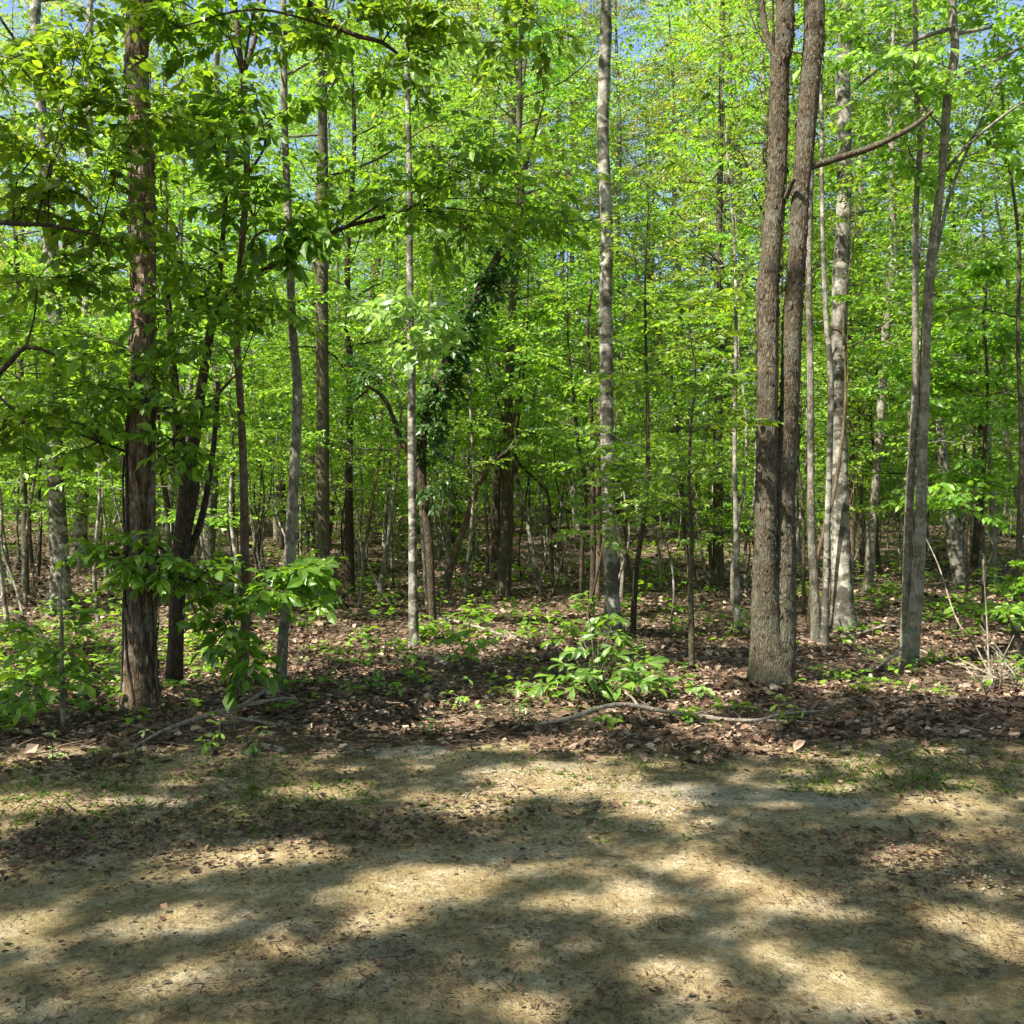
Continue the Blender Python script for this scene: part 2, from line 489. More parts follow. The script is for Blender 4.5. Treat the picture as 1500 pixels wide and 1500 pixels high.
OBOV = (np.array([(0, 0, 0), (.3, .10, .03), (.62, .20, .03), (.85, .13, -.03), (1, 0, -.14), (.85, -.13, -.03), (.62, -.20, .03), (.3, -.10, .03), (.6, 0, -.01)]),
        np.array([(0, 8, 1), (1, 8, 2), (2, 8, 3), (3, 8, 4), (4, 8, 5), (5, 8, 6), (6, 8, 7), (7, 8, 0)]))


def leaves(g, pos, axis, normal, size, tmpl, m=0, width=1.0):
    pos = np.asarray(pos); n = len(pos)
    if n == 0: return
    axis = nrm(axis); normal = nrm(normal - (normal * axis).sum(-1, keepdims=True) * axis)
    side = np.cross(normal, axis)
    tv, tf = tmpl
    size = np.broadcast_to(np.asarray(size, float), (n,))[:, None, None]
    V = pos[:, None, :] + size * (tv[None, :, 0:1] * axis[:, None, :] + width * tv[None, :, 1:2] * side[:, None, :] + tv[None, :, 2:3] * normal[:, None, :])
    k = len(tv)
    T = (np.arange(n) * k)[:, None, None] + tf[None]
    g.add(V.reshape(-1, 3), T=T.reshape(-1, 3), m=m)


def leaves_on_twigs(g, P0, D, L, k, size, tmpl, r, droop=.25, tilt=.45, m=0):
    """k alternate leaves along each twig, in flat sprays with tilt and droop."""
    P0 = np.asarray(P0, float); D = nrm(D); n = len(P0)
    if n == 0: return
    L = np.broadcast_to(np.asarray(L, float), (n,))
    t = (np.arange(k)[None, :] + .6 + r.uniform(-.3, .3, (n, k))) / k
    t = np.clip(t, .05, 1)
    up = np.array([0, 0, 1.0])
    S = nrm(np.cross(D, up) + 1e-6)
    pos = P0[:, None] + D[:, None] * (L[:, None] * t)[..., None]
    pos[..., 2] -= .12 * L[:, None] * t ** 2
    sgn = np.where(np.arange(k) % 2 == 0, 1, -1)[None, :, None] * np.ones((n, k, 1))
    sgn[:, -1] *= .15
    ax = .6 * D[:, None] + sgn * .85 * S[:, None] + r.normal(0, .22, (n, k, 3))
    ax[..., 2] -= droop * r.uniform(.2, 2.0, (n, k))
    nm = up + r.normal(0, tilt, (n, k, 3))
    sz = size * np.clip(r.lognormal(-.12, .28, (n, k)), .4, 1.5)
    ax = nrm(ax.reshape(-1, 3))
    pos = pos.reshape(-1, 3) + ax * (size * .18)
    leaves(g, pos, ax, nm.reshape(-1, 3), sz.ravel(), tmpl, m)


class Twigs:
    def __init__(s): s.p, s.d, s.l = [], [], []
    def add(s, p, d, l): s.p.append(p); s.d.append(d); s.l.append(l)


def arm(wood, tw, p0, p1, r0, ntw, tl, r, sides=4, sag=.06, start=.25):
    """A branch from p0 to p1 that carries ntw twigs."""
    p0 = np.asarray(p0, float); p1 = np.asarray(p1, float); L = np.linalg.norm(p1 - p0)
    mid1 = p0 + (p1 - p0) * .35 + r.normal(0, .05 * L, 3) + np.array([0, 0, sag * L])
    mid2 = p0 + (p1 - p0) * .7 + r.normal(0, .05 * L, 3) + np.array([0, 0, sag * L])
    pp, rr = smooth_path([p0, mid1, mid2, p1], [r0, r0 * .75, r0 * .5, r0 * .22], max(.12, L / 9))
    if wood is not None: tube(wood, pp, rr, sides)
    d0 = nrm(p1 - p0)
    for q in range(ntw):
        t = start + (1 - start) * (q + r.uniform(0, 1)) / ntw
        i = min(len(pp) - 1, int(t * (len(pp) - 1)))
        ang = (1 if q % 2 else -1) * r.uniform(.5, 1.15)
        if q == ntw - 1: ang = r.uniform(-.2, .2); i = len(pp) - 1
        h = np.array([d0[0] * math.cos(ang) - d0[1] * math.sin(ang), d0[0] * math.sin(ang) + d0[1] * math.cos(ang), d0[2] * .5 + r.normal(0, .16)])
        tw.add(pp[i], nrm(h), tl * r.uniform(.6, 1.25) * (1.15 - .4 * t))
    return pp


def limb(wood, tw, p0, dirv, L, r0, nsec, ntw, tl, r, sides=5):
    """A limb with secondary branches carrying twigs."""
    dirv = nrm(dirv)
    p1 = p0 + dirv * L + np.array([0, 0, .10 * L])
    m1 = p0 + dirv * L * .4 + r.normal(0, .06 * L, 3) - np.array([0, 0, .03 * L])
    m2 = p0 + dirv * L * .75 + r.normal(0, .06 * L, 3)
    pp, rr = smooth_path([p0, m1, m2, p1], [r0, r0 * .7, r0 * .45, r0 * .2], max(.15, L / 10))
    tube(wood, pp, rr, sides)
    for q in range(nsec):
        t = .22 + .78 * (q + r.uniform(.2, .9)) / nsec
        i = min(len(pp) - 1, int(t * (len(pp) - 1)))
        ang = (1 if q % 2 else -1) * r.uniform(.5, 1.2)
        h = np.array([dirv[0] * math.cos(ang) - dirv[1] * math.sin(ang), dirv[0] * math.sin(ang) + dirv[1] * math.cos(ang), r.normal(.08, .22)])
        arm(wood, tw, pp[i], pp[i] + nrm(h) * L * r.uniform(.28, .5) * (1.2 - .5 * t), max(.005, r0 * .35), ntw, tl, r)
    arm(wood, tw, pp[-1], pp[-1] + dirv * L * .3, max(.004, r0 * .2), ntw, tl, r)


def crown_on(wood, tw, path, h0, h1, Rc, nl, nsec, ntw, tl, r, shape=.5, rl=.35, lift=(.1, .6)):
    """Limbs round a trunk path (points with radii) between heights h0 and h1 above its base."""
    pp, rr = path
    H = pp[:, 2] - pp[0, 2]
    az = r.uniform(0, 6.28)
    for q in range(nl):
        f = (q + r.uniform(0, 1)) / nl
        h = h0 + (h1 - h0) * f
        i = int(np.argmin(np.abs(H - h)))
        az += 2.4 + r.normal(0, .35)
        prof = (math.sin(math.pi * min(1, .18 + .82 * f) ** shape) * .8 + .25)
        L = Rc * prof * r.uniform(.65, 1.15)
        el = r.uniform(*lift) * (1 + .6 * f)
        limb(wood, tw, pp[i], np.array([math.cos(az), math.sin(az), el]), L, max(.005, min(rr[i] * .5, .005 + .007 * L)), nsec, ntw, tl, r)


def leafmesh(tw, k, size, tmpl, r, twood=None, **kw):
    g = Geo()
    if tw.p:
        p, d, l = np.array(tw.p), np.array(tw.d), np.array(tw.l)
        leaves_on_twigs(g, p, d, l, k, size, tmpl, r, **kw)
        if twood is not None: twig_wood(twood, p, p + d * l[:, None], .0035)
    return g

# ------------------------------------------------------------------ traced trees
def make_tree(name, label, stems, mat, leafm, top=12.0, crown=None, sprays=(), cat="tree", group=None, seed=1,
              sides=20, rough=.065, freq=1.0, flare=.8, base=None, d=None, lsize=.088, k=11, tmpl=DIAMOND, extra=None, crown_name="crown"):
    """stems: list of pixel polylines (px, py, width px) from the ground up (first one is the main trunk; others may carry a depth offset
    as a fourth value). top: height of the first stem above ground. sprays: (px, py, depth, rx px, ry px, arms, twigs per arm)."""
    r = np.random.default_rng(seed)
    s0 = stems[0]
    if d is None: d = ground_hit(*(base or s0[0][:2]))
    gx = (s0[0][0] - 750) / F * d
    origin = np.array([gx, d, float(gz(gx, d))])
    wood, tw = Geo(), Twigs()
    paths = []
    for si, st in enumerate(stems):
        pts, rad = [], []
        for q in st:
            dd = d + (q[3] if len(q) > 3 else 0)
            pts.append(P(q[0], q[1], dd)); rad.append(q[2] * .5 / F * dd)
        pts = np.array(pts); rad = np.array(rad)
        if si == 0:
            pts[0, 2] = origin[2]
            pts = np.vstack([pts[0] - np.array([0, 0, .18]), pts]); rad = np.concatenate([[rad[0] * 1.06], rad])
        up_to = top if si == 0 else st[0][4] if len(st[0]) > 4 else 0
        if up_to and pts[-1, 2] - origin[2] < up_to:
            dirv = nrm(pts[-1] - pts[-3]); dirv = nrm(dirv * .6 + np.array([0, 0, .6]))
            zc = pts[-1, 2]; dz = origin[2] + up_to - zc
            for f in (.33, .66, 1.0):
                q = pts[-1] + dirv * dz / 3 / max(.5, dirv[2]) + np.array([r.normal(0, .03 * dz), r.normal(0, .03 * dz), 0])
                pts = np.vstack([pts, q]); rad = np.append(rad, rad[-1] * (.72 if f < 1 else .3))
        nz = np.array([0.5 * mnoise.noise(Vector((seed * 1.7 + si, 0, z * .35))) * .35 for z in pts[:, 2] - origin[2]]) * (0 if len(st[0]) > 3 else 1)
        pts[:, 1] += nz - (nz[0] if si == 0 else 0)
        w = rad.max()
        step = .05 if w > .1 and d < 12 else .08 if d < 15 else .2
        pp, rr = smooth_path(pts, rad, step)
        sd = sides if w > .05 else max(6, sides // 2)
        tube(wood, pp, rr, sd, rough, freq, seed=seed + si * 3.3, flare=flare if si == 0 else 0)
        paths.append((pp, rr))
    if crown:
        c = dict(h0=5, h1=top, Rc=2.6, nl=16, nsec=4, ntw=5, tl=.5); c.update(crown)
        which = c.pop("stem", 0)
        crown_on(wood, tw, paths[which], r=r, **c)
    allp = np.concatenate([p for p, _ in paths]); allr = np.concatenate([q for _, q in paths])
    for (px, py, dd, rx, ry, na, nt) in sprays:
        c = P(px, py, d + dd); rad = np.array([rx / F * (d + dd), rx / F * (d + dd) * .8, ry / F * (d + dd)])
        dist = np.linalg.norm(allp - c, axis=1) + 1.5 * np.maximum(0, allp[:, 2] - c[2] + .15)
        i = int(np.argmin(dist)); s = allp[i]
        L = np.linalg.norm(c - s)
        r0 = max(.006, min(allr[i] * .55, .006 + .009 * L))
        hub = c - nrm(c - s) * rad[0] * .4
        if L > .25:
            mid = (s + hub) / 2 + r.normal(0, .06 * L, 3) + np.array([0, 0, .05 * L])
            pp, rr = smooth_path([s, mid, hub], [r0, r0 * .75, r0 * .5], max(.08, L / 10)); tube(wood, pp, rr, 5)
        for q in range(int(na * 1.25)):
            while True:
                u = r.uniform(-1, 1, 3)
                if .25 < (u * u).sum() <= 1: break
            arm(wood, tw, hub, c + u * rad * 1.6, r0 * .45, nt, min(.6, max(.2, rad[0] * .9)), r, sides=4, start=.3)
    root = empty(name, origin, label, cat, group)
    g = leafmesh(tw, k, lsize, tmpl, r, wood if d < 16 else None, droop=.38 if tmpl is OVATE else .25, tilt=.55)
    if extra: extra(root, origin, paths, r)
    link("trunk", wood.mesh("trunk", [M[mat]], origin), root)
    if g.n: link(crown_name, g.mesh("crown", [M[leafm]], origin, smooth=False), root)
    return root, paths


def vines(n, m="bark_dark", name="vine"):
    def f(root, origin, paths, r):
        pp, rr = paths[0]
        g = Geo()
        for q in range(n):
            a0 = r.uniform(2.2, 4.2); tw_ = r.uniform(-1.2, 1.2)
            sel = pp[(pp[:, 2] > origin[2]) & (pp[:, 2] < origin[2] + r.uniform(1.8, 3.5))][::3]
            rs = np.interp(sel[:, 2], pp[:, 2], rr)
            a = a0 + tw_ * np.linspace(0, 1, len(sel)) + .25 * np.sin(np.linspace(0, 9, len(sel)) + q)
            # offset towards the viewer's side
            off = np.stack([np.cos(a + math.pi / 2) * (rs * 1.14), -np.abs(np.sin(a + math.pi / 2)) * rs * 1.14, np.zeros(len(sel))], 1)
            tube(g, sel + off, np.full(len(sel), .008 + .006 * r.random()), 5)
        link(name, g.mesh(name, [M[m]], origin), root)
    return f

def peeling(n, h1, length, width, mat, seed, lift=.5, then=None):
    """Loose strips and scales of bark standing off the trunk."""
    def f(root, origin, paths, r):
        q = np.random.default_rng(seed); g = Geo()
        for pp, rr in paths[:2]:
            if rr.max() < .07: continue
            sel = np.where((pp[:, 2] > origin[2] + .05) & (pp[:, 2] < origin[2] + h1))[0]
            i = q.choice(sel, n); a = q.uniform(0, 6.28, n)
            out = np.stack([np.cos(a), np.sin(a), np.zeros(n)], 1)
            pos = pp[i] + out * (rr[i] * q.uniform(.98, 1.06, n))[:, None]
            dn = np.where(q.random(n) < .7, -1.0, 1.0)
            ax = np.stack([out[:, 0] * lift * .28 + q.normal(0, .12, n), out[:, 1] * lift * .28 + q.normal(0, .12, n), dn], 1)
            leaves(g, pos, ax, out + q.normal(0, .15, (n, 3)), length * q.uniform(.4, 1.5, n), OVATE, width=width)
        tag(link("peeling_bark", g.mesh("peeling_bark", [M[mat]], origin, smooth=False), root), kind="stuff")
        if then: then(root, origin, paths, r)
    return f

H = make_tree
H("shaggy_tree", "thick brown tree with shaggy bark and thin vines climbing its lowest metres",
  [[(206, 1038, 56), (206, 1000, 47), (205, 900, 44), (203, 780, 45), (205, 650, 40), (208, 560, 36), (210, 440, 34), (212, 300, 36), (208, 150, 31), (207, 0, 32)]],
  "bark_shaggy", "leaf_mid", 15, dict(h0=8.5, Rc=2.4, nl=7, ntw=4), seed=3, sides=44, rough=.075, freq=1.25, flare=.6, extra=peeling(520, 7, .11, .45, 'bark_shaggy', 1, .6, vines(4)), lsize=.09)
H("twin_trunk_tree", "big grey-brown tree whose two scaly trunks are fused at the foot",
  [[(1129, 1004, 62), (1127, 985, 56), (1122, 930, 44), (1119, 860, 37), (1118, 800, 33), (1120, 700, 31), (1123, 560, 30), (1125, 430, 34), (1128, 400, 30), (1133, 350, 29), (1140, 270, 28), (1142, 180, 28), (1143, 100, 26), (1148, 0, 26)],
   [(1137, 1010, 50, .02, 14), (1143, 960, 44), (1145, 900, 41), (1146, 800, 38), (1147, 700, 35), (1156, 600, 27), (1161, 470, 28), (1168, 370, 25), (1173, 280, 25), (1180, 200, 27), (1188, 100, 29), (1193, 0, 30)],
   [(1186, 245, 10, 0), (1230, 231, 10, -.05), (1280, 215, 9, -.1), (1335, 187, 7.5, -.15), (1366, 163, 6, -.2)],
   [(1135, 85, 9, 0), (1124, 55, 9, .05), (1115, 0, 9, .1), (1108, -80, 7, .1)],
   [(1151, 290, 8, 0), (1160, 268, 7, -.1), (1164, 262, 6, -.15)]],
  "bark_plated", "leaf_mid", 15, dict(h0=8.5, Rc=2.4, nl=7, ntw=4), seed=4, sides=44, rough=.065, freq=1.35, flare=.5, extra=peeling(900, 7, .055, .75, 'bark_plated', 2, .35), lsize=.09)
H("mottled_pale_tree", "straight slim tree with pale mottled bark in the middle of the clearing edge",
  [[(898, 936, 30), (897, 900, 24), (893, 800, 20), (890, 700, 20), (889, 620, 20), (889, 550, 20), (887, 450, 19), (889, 330, 19), (884, 200, 17), (886, 100, 18), (887, 0, 17)]],
  "bark_pale", "leaf_spring", 15, dict(h0=8.5, Rc=2.0, nl=7), seed=5, sides=28, rough=.035, lsize=.10,
  sprays=[(930, 640, -.6, 70, 18, 4, 5), (950, 690, -.3, 60, 25, 4, 5), (870, 770, -.5, 40, 25, 4, 4), (905, 560, .4, 50, 20, 3, 4)])
H("pale_tree", "pale grey thick-trunked tree behind the leaf sprays beside the shaggy brown tree",
  [[(88, 902, 32), (87, 850, 28), (83, 780, 26), (79, 700, 22), (79, 600, 22), (76, 430, 23), (71, 350, 22), (66, 260, 17), (58, 130, 15), (52, 0, 14)]],
  "bark_pale", "leaf_spring", 17, dict(h0=7, Rc=3.0, nl=16), seed=6, sides=28, rough=.04, lsize=.11)
H("slender_pale_tree", "slender pale tree deep in the woods behind the thick pale tree",
  [[(117, 832, 19), (117, 800, 18), (119, 720, 17), (121, 650, 16), (126, 520, 14), (128, 400, 13), (130, 250, 12), (131, 100, 11)]],
  "bark_pale", "leaf_spring", 17, dict(h0=7, Rc=3.0, nl=16), seed=7, sides=18, lsize=.12)
H("reddish_sapling", "thin crooked reddish-brown sapling that forks high above the dark low leaves",
  [[(354, 1022, 15), (360, 930, 15), (362, 880, 14), (361, 800, 13), (360, 700, 12), (356, 600, 11), (350, 500, 10), (353, 420, 10), (358, 340, 10), (363, 260, 9.5), (357, 130, 9.5), (350, 70, 8), (341, 0, 8)],
   [(358, 105, 7, 0, 8), (370, 70, 7, 0), (387, 0, 6, 0)]],
  "bark_red", "leaf_deep", 9, dict(h0=4.6, Rc=1.7, nl=8, nsec=3), seed=8, sides=16, rough=.03, lsize=.11, tmpl=OVATE,
  sprays=[(410, 862, -1.2, 65, 30, 5, 5), (440, 840, -1.2, 35, 22, 3, 4), (350, 940, -1.3, 28, 34, 3, 4), (325, 905, -1.0, 30, 20, 3, 4), (375, 310, -1.0, 60, 50, 6, 4), (420, 330, -1.0, 45, 40, 5, 4), (300, 130, -.5, 70, 60, 6, 4), (390, 170, -.8, 60, 50, 5, 4), (330, 40, -.5, 60, 40, 5, 4)])
H("grey_crooked_tree", "slim grey crooked tree between the reddish sapling and the straight dark tree",
  [[(410, 1016, 18), (415, 920, 15), (422, 830, 17), (425, 750, 16), (430, 650, 15), (432, 560, 14), (425, 480, 12), (420, 340, 12), (415, 200, 10), (413, 80, 10), (412, 0, 9)]],
  "bark_grey", "leaf_mid", 10, dict(h0=5, Rc=1.8, nl=8, nsec=3), seed=9, sides=18, rough=.045, lsize=.10, tmpl=OVATE)
H("straight_dark_tree", "straight dark grey tree standing on the brown leaves behind the crooked grey tree",
  [[(475, 892, 27), (472, 800, 22), (472, 700, 20), (473, 600, 18), (472, 450, 18), (473, 300, 17), (473, 120, 12), (473, 0, 12)]],
  "bark_olive", "leaf_spring", 16, dict(h0=6, Rc=2.6, nl=15), seed=10, sides=22, rough=.045, lsize=.11)
H("gnarled_tree", "dark gnarled low tree with a knotted fork and one long limb reaching sideways",
  [[(255, 1008, 26), (258, 930, 22), (262, 850, 24), (268, 780, 26), (276, 715, 30), (270, 680, 30), (262, 655, 18), (258, 600, 13), (252, 540, 11), (244, 450, 10), (238, 380, 8)],
   [(276, 700, 18, 0), (284, 645, 17, -.05), (292, 590, 15, -.1), (301, 530, 13, -.15), (315, 460, 12, -.2), (345, 425, 11, -.2), (400, 388, 9, -.2), (450, 360, 7, -.2), (505, 333, 6, -.2), (560, 318, 6, -.2), (610, 300, 5, -.2), (662, 264, 4, -.2)],
   [(318, 460, 10, -.2), (322, 400, 8, -.3), (330, 300, 7, -.3), (335, 200, 5, -.3)],
   [(505, 333, 4, -.2), (540, 310, 4, -.3), (575, 288, 3, -.3)],
   [(286, 640, 7, 0), (310, 590, 5, -.2), (335, 560, 4, -.3), (350, 545, 3, -.3)],
   [(262, 850, 12, 0), (295, 760, 10, .1), (312, 660, 8, .2), (320, 560, 7, .2)]],
  "bark_dark", "leaf_mid", 4.6, None, seed=11, sides=20, rough=.09, freq=1.1, lsize=.088, tmpl=OVATE, k=10,
  sprays=[(255, 475, -1.2, 95, 35, 7, 5), (160, 500, -1.2, 95, 40, 8, 5), (200, 590, -1.3, 95, 32, 7, 5), (120, 640, -1.3, 90, 32, 7, 5), (250, 640, -1.3, 45, 35, 4, 5), (100, 560, -1.0, 80, 40, 6, 5),
          (230, 820, -1.5, 65, 30, 5, 5), (165, 812, -1.5, 45, 22, 4, 4), (290, 850, -1.3, 45, 30, 4, 5),
          (330, 440, -.8, 55, 45, 5, 5), (390, 430, -.7, 50, 35, 5, 4), (290, 380, -.6, 60, 40, 6, 4), (240, 330, -.6, 60, 45, 5, 4), (330, 230, -.5, 60, 50, 5, 4),
          (690, 235, -.6, 85, 40, 8, 5), (745, 290, -.4, 90, 50, 9, 5), (650, 320, -.3, 70, 35, 6, 5), (560, 260, -.2, 60, 45, 6, 5), (800, 330, -.2, 50, 40, 5, 5), (500, 300, -.3, 50, 40, 5, 4)])
H("overhanging_tree", "leafy tree just outside the frame whose thin limbs hang across above the clearing",
  [[(-190, 1060, 40), (-190, 900, 34), (-185, 700, 30), (-180, 500, 28), (-170, 300, 26), (-165, 100, 24), (-160, -100, 20)],
   [(-172, 300, 12, 0), (-90, 300, 10, -.3), (0, 325, 8, -.5), (70, 330, 6, -.6), (145, 345, 4, -.6)],
   [(-182, 560, 12, 0), (-60, 570, 10, -.3), (0, 545, 8, -.4), (38, 508, 7, -.5), (80, 520, 4, -.5)],
   [(-160, -100, 14, 0), (60, -120, 12, .2), (260, -90, 10, .4), (430, -10, 9, .4), (505, 45, 8, .4), (560, 62, 6, .4), (592, 88, 4, .4)],
   [(260, -90, 8, .4), (480, -90, 7, .2), (640, -60, 6, 0), (740, -20, 4, 0)]],
  "bark_dark", "leaf_mid", 8.5, None, seed=12, sides=18, rough=.04, lsize=.088, tmpl=OVATE, k=10,
  sprays=[(60, 200, -.4, 75, 55, 7, 5), (150, 285, -.4, 75, 45, 7, 5), (40, 290, -.4, 60, 40, 5, 5), (225, 145, -.5, 65, 30, 5, 5), (130, 150, -.4, 70, 40, 6, 5), (60, 380, -.4, 70, 40, 5, 5), (40, 620, -.4, 50, 35, 4, 5), (160, 370, -.4, 60, 40, 5, 4),
          (520, 10, .3, 50, 30, 5, 4), (590, 20, .3, 45, 30, 5, 4), (735, 60, 0, 30, 55, 5, 4), (660, 10, 0, 40, 25, 4, 4), (450, 60, .4, 45, 45, 5, 4), (570, 120, .4, 50, 30, 4, 4), (30, 80, -.3, 60, 50, 6, 5), (120, 40, -.3, 60, 40, 5, 5), (240, 40, .2, 50, 40, 4, 5), (800, 50, 0, 25, 45, 3, 4)])
H("leaning_grey_tree", "grey tree leaning slightly behind the gnarled fork",
  [[(303, 842, 20), (308, 760, 18), (312, 690, 17), (316, 590, 16), (318, 470, 13), (316, 340, 12), (314, 150, 10)]],
  "bark_grey", "leaf_spring", 14, dict(h0=5, Rc=2.6, nl=14), seed=13, sides=16, lsize=.09)
H("white_stemmed_tree", "slim whitish tree with a burst of large pale leaves halfway up",
  [[(606, 948, 16), (604, 850, 13), (603, 760, 12), (602, 650, 12), (602, 540, 12), (600, 440, 10), (599, 380, 10), (599, 300, 9), (597, 150, 8), (596, 40, 7)]],
  "bark_pale", "leaf_pale", 11, dict(h0=6.5, Rc=1.6, nl=6), seed=14, sides=18, rough=.05, lsize=.15, tmpl=OVATE, k=6,
  sprays=[(600, 460, -.5, 55, 32, 6, 4), (645, 500, -.5, 25, 25, 3, 4), (570, 445, -.4, 25, 20, 2, 4), (612, 500, -.6, 30, 18, 3, 4)])
H("ivy_clad_leaner", "dark ivy-covered tree leaning over behind the whitish tree",
  [[(634, 893, 12), (628, 800, 12), (617, 700, 14), (620, 630, 16), (640, 560, 17), (668, 505, 17), (692, 455, 16), (726, 382, 13), (760, 320, 9)],
   [(617, 680, 7, 0), (590, 650, 7, 0), (575, 610, 7, 0), (560, 580, 6, 0), (525, 558, 4, 0)]],
  "bark_dark", "leaf_dark", 7, None, seed=15, d=13.5, sides=14, rough=.12, lsize=.085, k=9,
  sprays=[(622, 640, -.1, 20, 30, 6, 5), (636, 590, -.1, 20, 28, 6, 5), (655, 535, -.1, 20, 28, 6, 5), (680, 485, -.1, 22, 28, 6, 5), (705, 435, -.1, 22, 26, 6, 5), (722, 395, -.1, 22, 24, 6, 5), (640, 700, 0, 18, 30, 5, 4), (665, 560, 0, 20, 30, 4, 4), (545, 540, -.2, 18, 24, 4, 4), (628, 615, -.2, 14, 22, 5, 5), (645, 562, -.2, 14, 22, 5, 5), (667, 510, -.2, 14, 22, 5, 5), (692, 460, -.2, 14, 22, 5, 5), (713, 414, -.2, 14, 22, 5, 5), (740, 365, 0, 16, 22, 6, 5)])
H("dark_leaner", "dark leaning tree with a bare slanting trunk left of the whitish tree",
  [[(478, 800, 12), (492, 690, 11), (505, 620, 10), (520, 540, 10), (536, 480, 9), (552, 400, 8), (565, 300, 6)]],
  "bark_dark", "leaf_mid", 9, dict(h0=4, Rc=2, nl=9), seed=16, sides=12, lsize=.09)
H("olive_tree_pole", "slim olive-dark tree pole beside the bent brown sapling",
  [[(735, 872, 17), (740, 760, 13), (742, 660, 13), (745, 590, 12), (747, 500, 12), (753, 420, 11), (757, 340, 10), (760, 200, 8), (763, 60, 7)]],
  "bark_olive", "leaf_mid", 13, dict(h0=5.5, Rc=2.4, nl=12), seed=17, sides=16, lsize=.09,
  sprays=[(720, 640, -1, 85, 18, 6, 5), (790, 625, -1, 70, 18, 5, 5), (700, 560, -.5, 60, 20, 4, 5), (780, 480, .3, 70, 25, 5, 5)])
H("bent_brown_sapling", "brown bent sapling crossing slantwise in front of the olive-dark pole",
  [[(652, 872, 10), (664, 820, 9), (684, 760, 9), (699, 712, 8), (716, 685, 8), (736, 664, 7), (752, 620, 5), (760, 560, 4)]],
  "bark_red", "leaf_mid", 5, dict(h0=2.8, Rc=1.3, nl=6, nsec=3), seed=18, sides=10, lsize=.10)
H("thin_white_sapling", "very thin wavy whitish sapling before the bent brown one",
  [[(681, 882, 5), (682, 840, 5), (690, 780, 5), (693, 730, 4.5), (694, 690, 4), (690, 620, 3.5)]],
  "bark_pale", "leaf_spring", 4.5, dict(h0=2.4, Rc=1.0, nl=6, nsec=2), seed=19, sides=8, lsize=.09)
H("thin_grey_sapling", "thin straight grey sapling close behind the whitish tree",
  [[(626, 895, 6), (622, 830, 6), (618, 760, 6), (616, 700, 5), (619, 600, 5), (628, 500, 4), (632, 420, 3.5)]],
  "bark_grey", "leaf_mid", 6, dict(h0=3.2, Rc=1.2, nl=7, nsec=2), seed=20, sides=8, lsize=.09)
H("far_pale_pole", "pale pole-like trunk far behind the olive-dark pole",
  [[(728, 802, 9), (725, 750, 8), (722, 690, 8), (721, 600, 7), (720, 480, 6)]],
  "bark_pale", "leaf_spring", 13, dict(h0=4.5, Rc=2.6, nl=12), seed=21, sides=10, lsize=.13)
for q, (a, lab, mt) in enumerate([
        ([(866, 902, 9), (868, 850, 8), (869, 780, 8), (868, 700, 7), (866, 600, 6), (860, 480, 5)], "thin dark brown stem close beside the mottled pale tree, nearest to it", "bark_dark"),
        ([(850, 880, 6), (853, 800, 5.5), (858, 720, 5), (846, 640, 4.5), (838, 560, 4)], "thin dark curving stem a hand's breadth from the mottled pale tree", "bark_dark"),
        ([(875, 880, 8), (877, 800, 8), (876, 720, 7), (879, 600, 6)], "reddish stem tucked against the foot of the mottled pale tree", "bark_red"),
        ([(811, 872, 5), (806, 780, 5), (801, 720, 4.5), (770, 690, 4), (752, 660, 3.5)], "thin dark sapling curving over toward the olive-dark pole", "bark_dark")]):
    H("slender_sapling", lab, [a], mt, "leaf_mid", 6, dict(h0=2.2, Rc=1.1, nl=7, nsec=2), seed=30 + q, sides=8, lsize=.09, group="thin stems near the mottled pale tree")
H("arching_sapling", "thin dark arching sapling in the open between the mottled tree and the fused twin trunks",
  [[(1010, 868, 7), (1006, 800, 6), (1000, 730, 6), (995, 650, 6), (986, 570, 6), (972, 510, 5), (958, 470, 4), (940, 420, 3)]],
  "bark_dark", "leaf_mid", 6.5, dict(h0=3, Rc=1.6, nl=9, nsec=3), seed=36, sides=10, lsize=.10)
H("short_sapling", "thin grey-green sapling standing just before the fused twin trunks",
  [[(1013, 982, 10), (1012, 920, 9), (1010, 850, 8), (1012, 770, 6), (1008, 700, 5), (1012, 620, 4)]],
  "bark_olive", "leaf_mid", 3.8, dict(h0=1.6, Rc=1.0, nl=6, nsec=2), seed=37, sides=10, lsize=.10)
H("dark_pole_tree", "tall dark pole tree behind the fused twin trunks with pale stalks at its foot",
  [[(1052, 862, 18), (1050, 750, 15), (1050, 600, 13), (1050, 480, 11), (1053, 300, 9), (1055, 130, 8), (1056, 0, 7)],
   [(1053, 530, 8, 0), (1065, 490, 7, 0), (1078, 450, 5, 0)],
   [(1046, 862, 6, -.1), (1040, 800, 5, -.1), (1042, 740, 4, -.1)]],
  "bark_olive", "leaf_spring", 15, dict(h0=5, Rc=2.8, nl=14), seed=38, sides=14, lsize=.09)
H("two_tone_tree", "slim crooked tree half pale half dark just right of the fused twin trunks",
  [[(1196, 944, 16), (1195, 890, 14), (1193, 850, 13), (1189, 770, 12), (1188, 700, 10), (1188, 560, 10), (1186, 400, 9), (1187, 250, 8), (1190, 100, 7)]],
  "bark_grey", "leaf_spring", 13, dict(h0=7, Rc=1.6, nl=6), seed=39, sides=16, rough=.05, lsize=.09)
H("companion_stem", "thin pale stem pressed close against the broad lichen-grey tree",
  [[(1208, 948, 14), (1211, 880, 10), (1214, 800, 9), (1217, 700, 9), (1217, 600, 9), (1216, 540, 9), (1209, 480, 8), (1205, 420, 7), (1203, 300, 6), (1206, 100, 5)]],
  "bark_pale", "leaf_spring", 12, dict(h0=7, Rc=1.4, nl=5), seed=40, sides=12, lsize=.09)
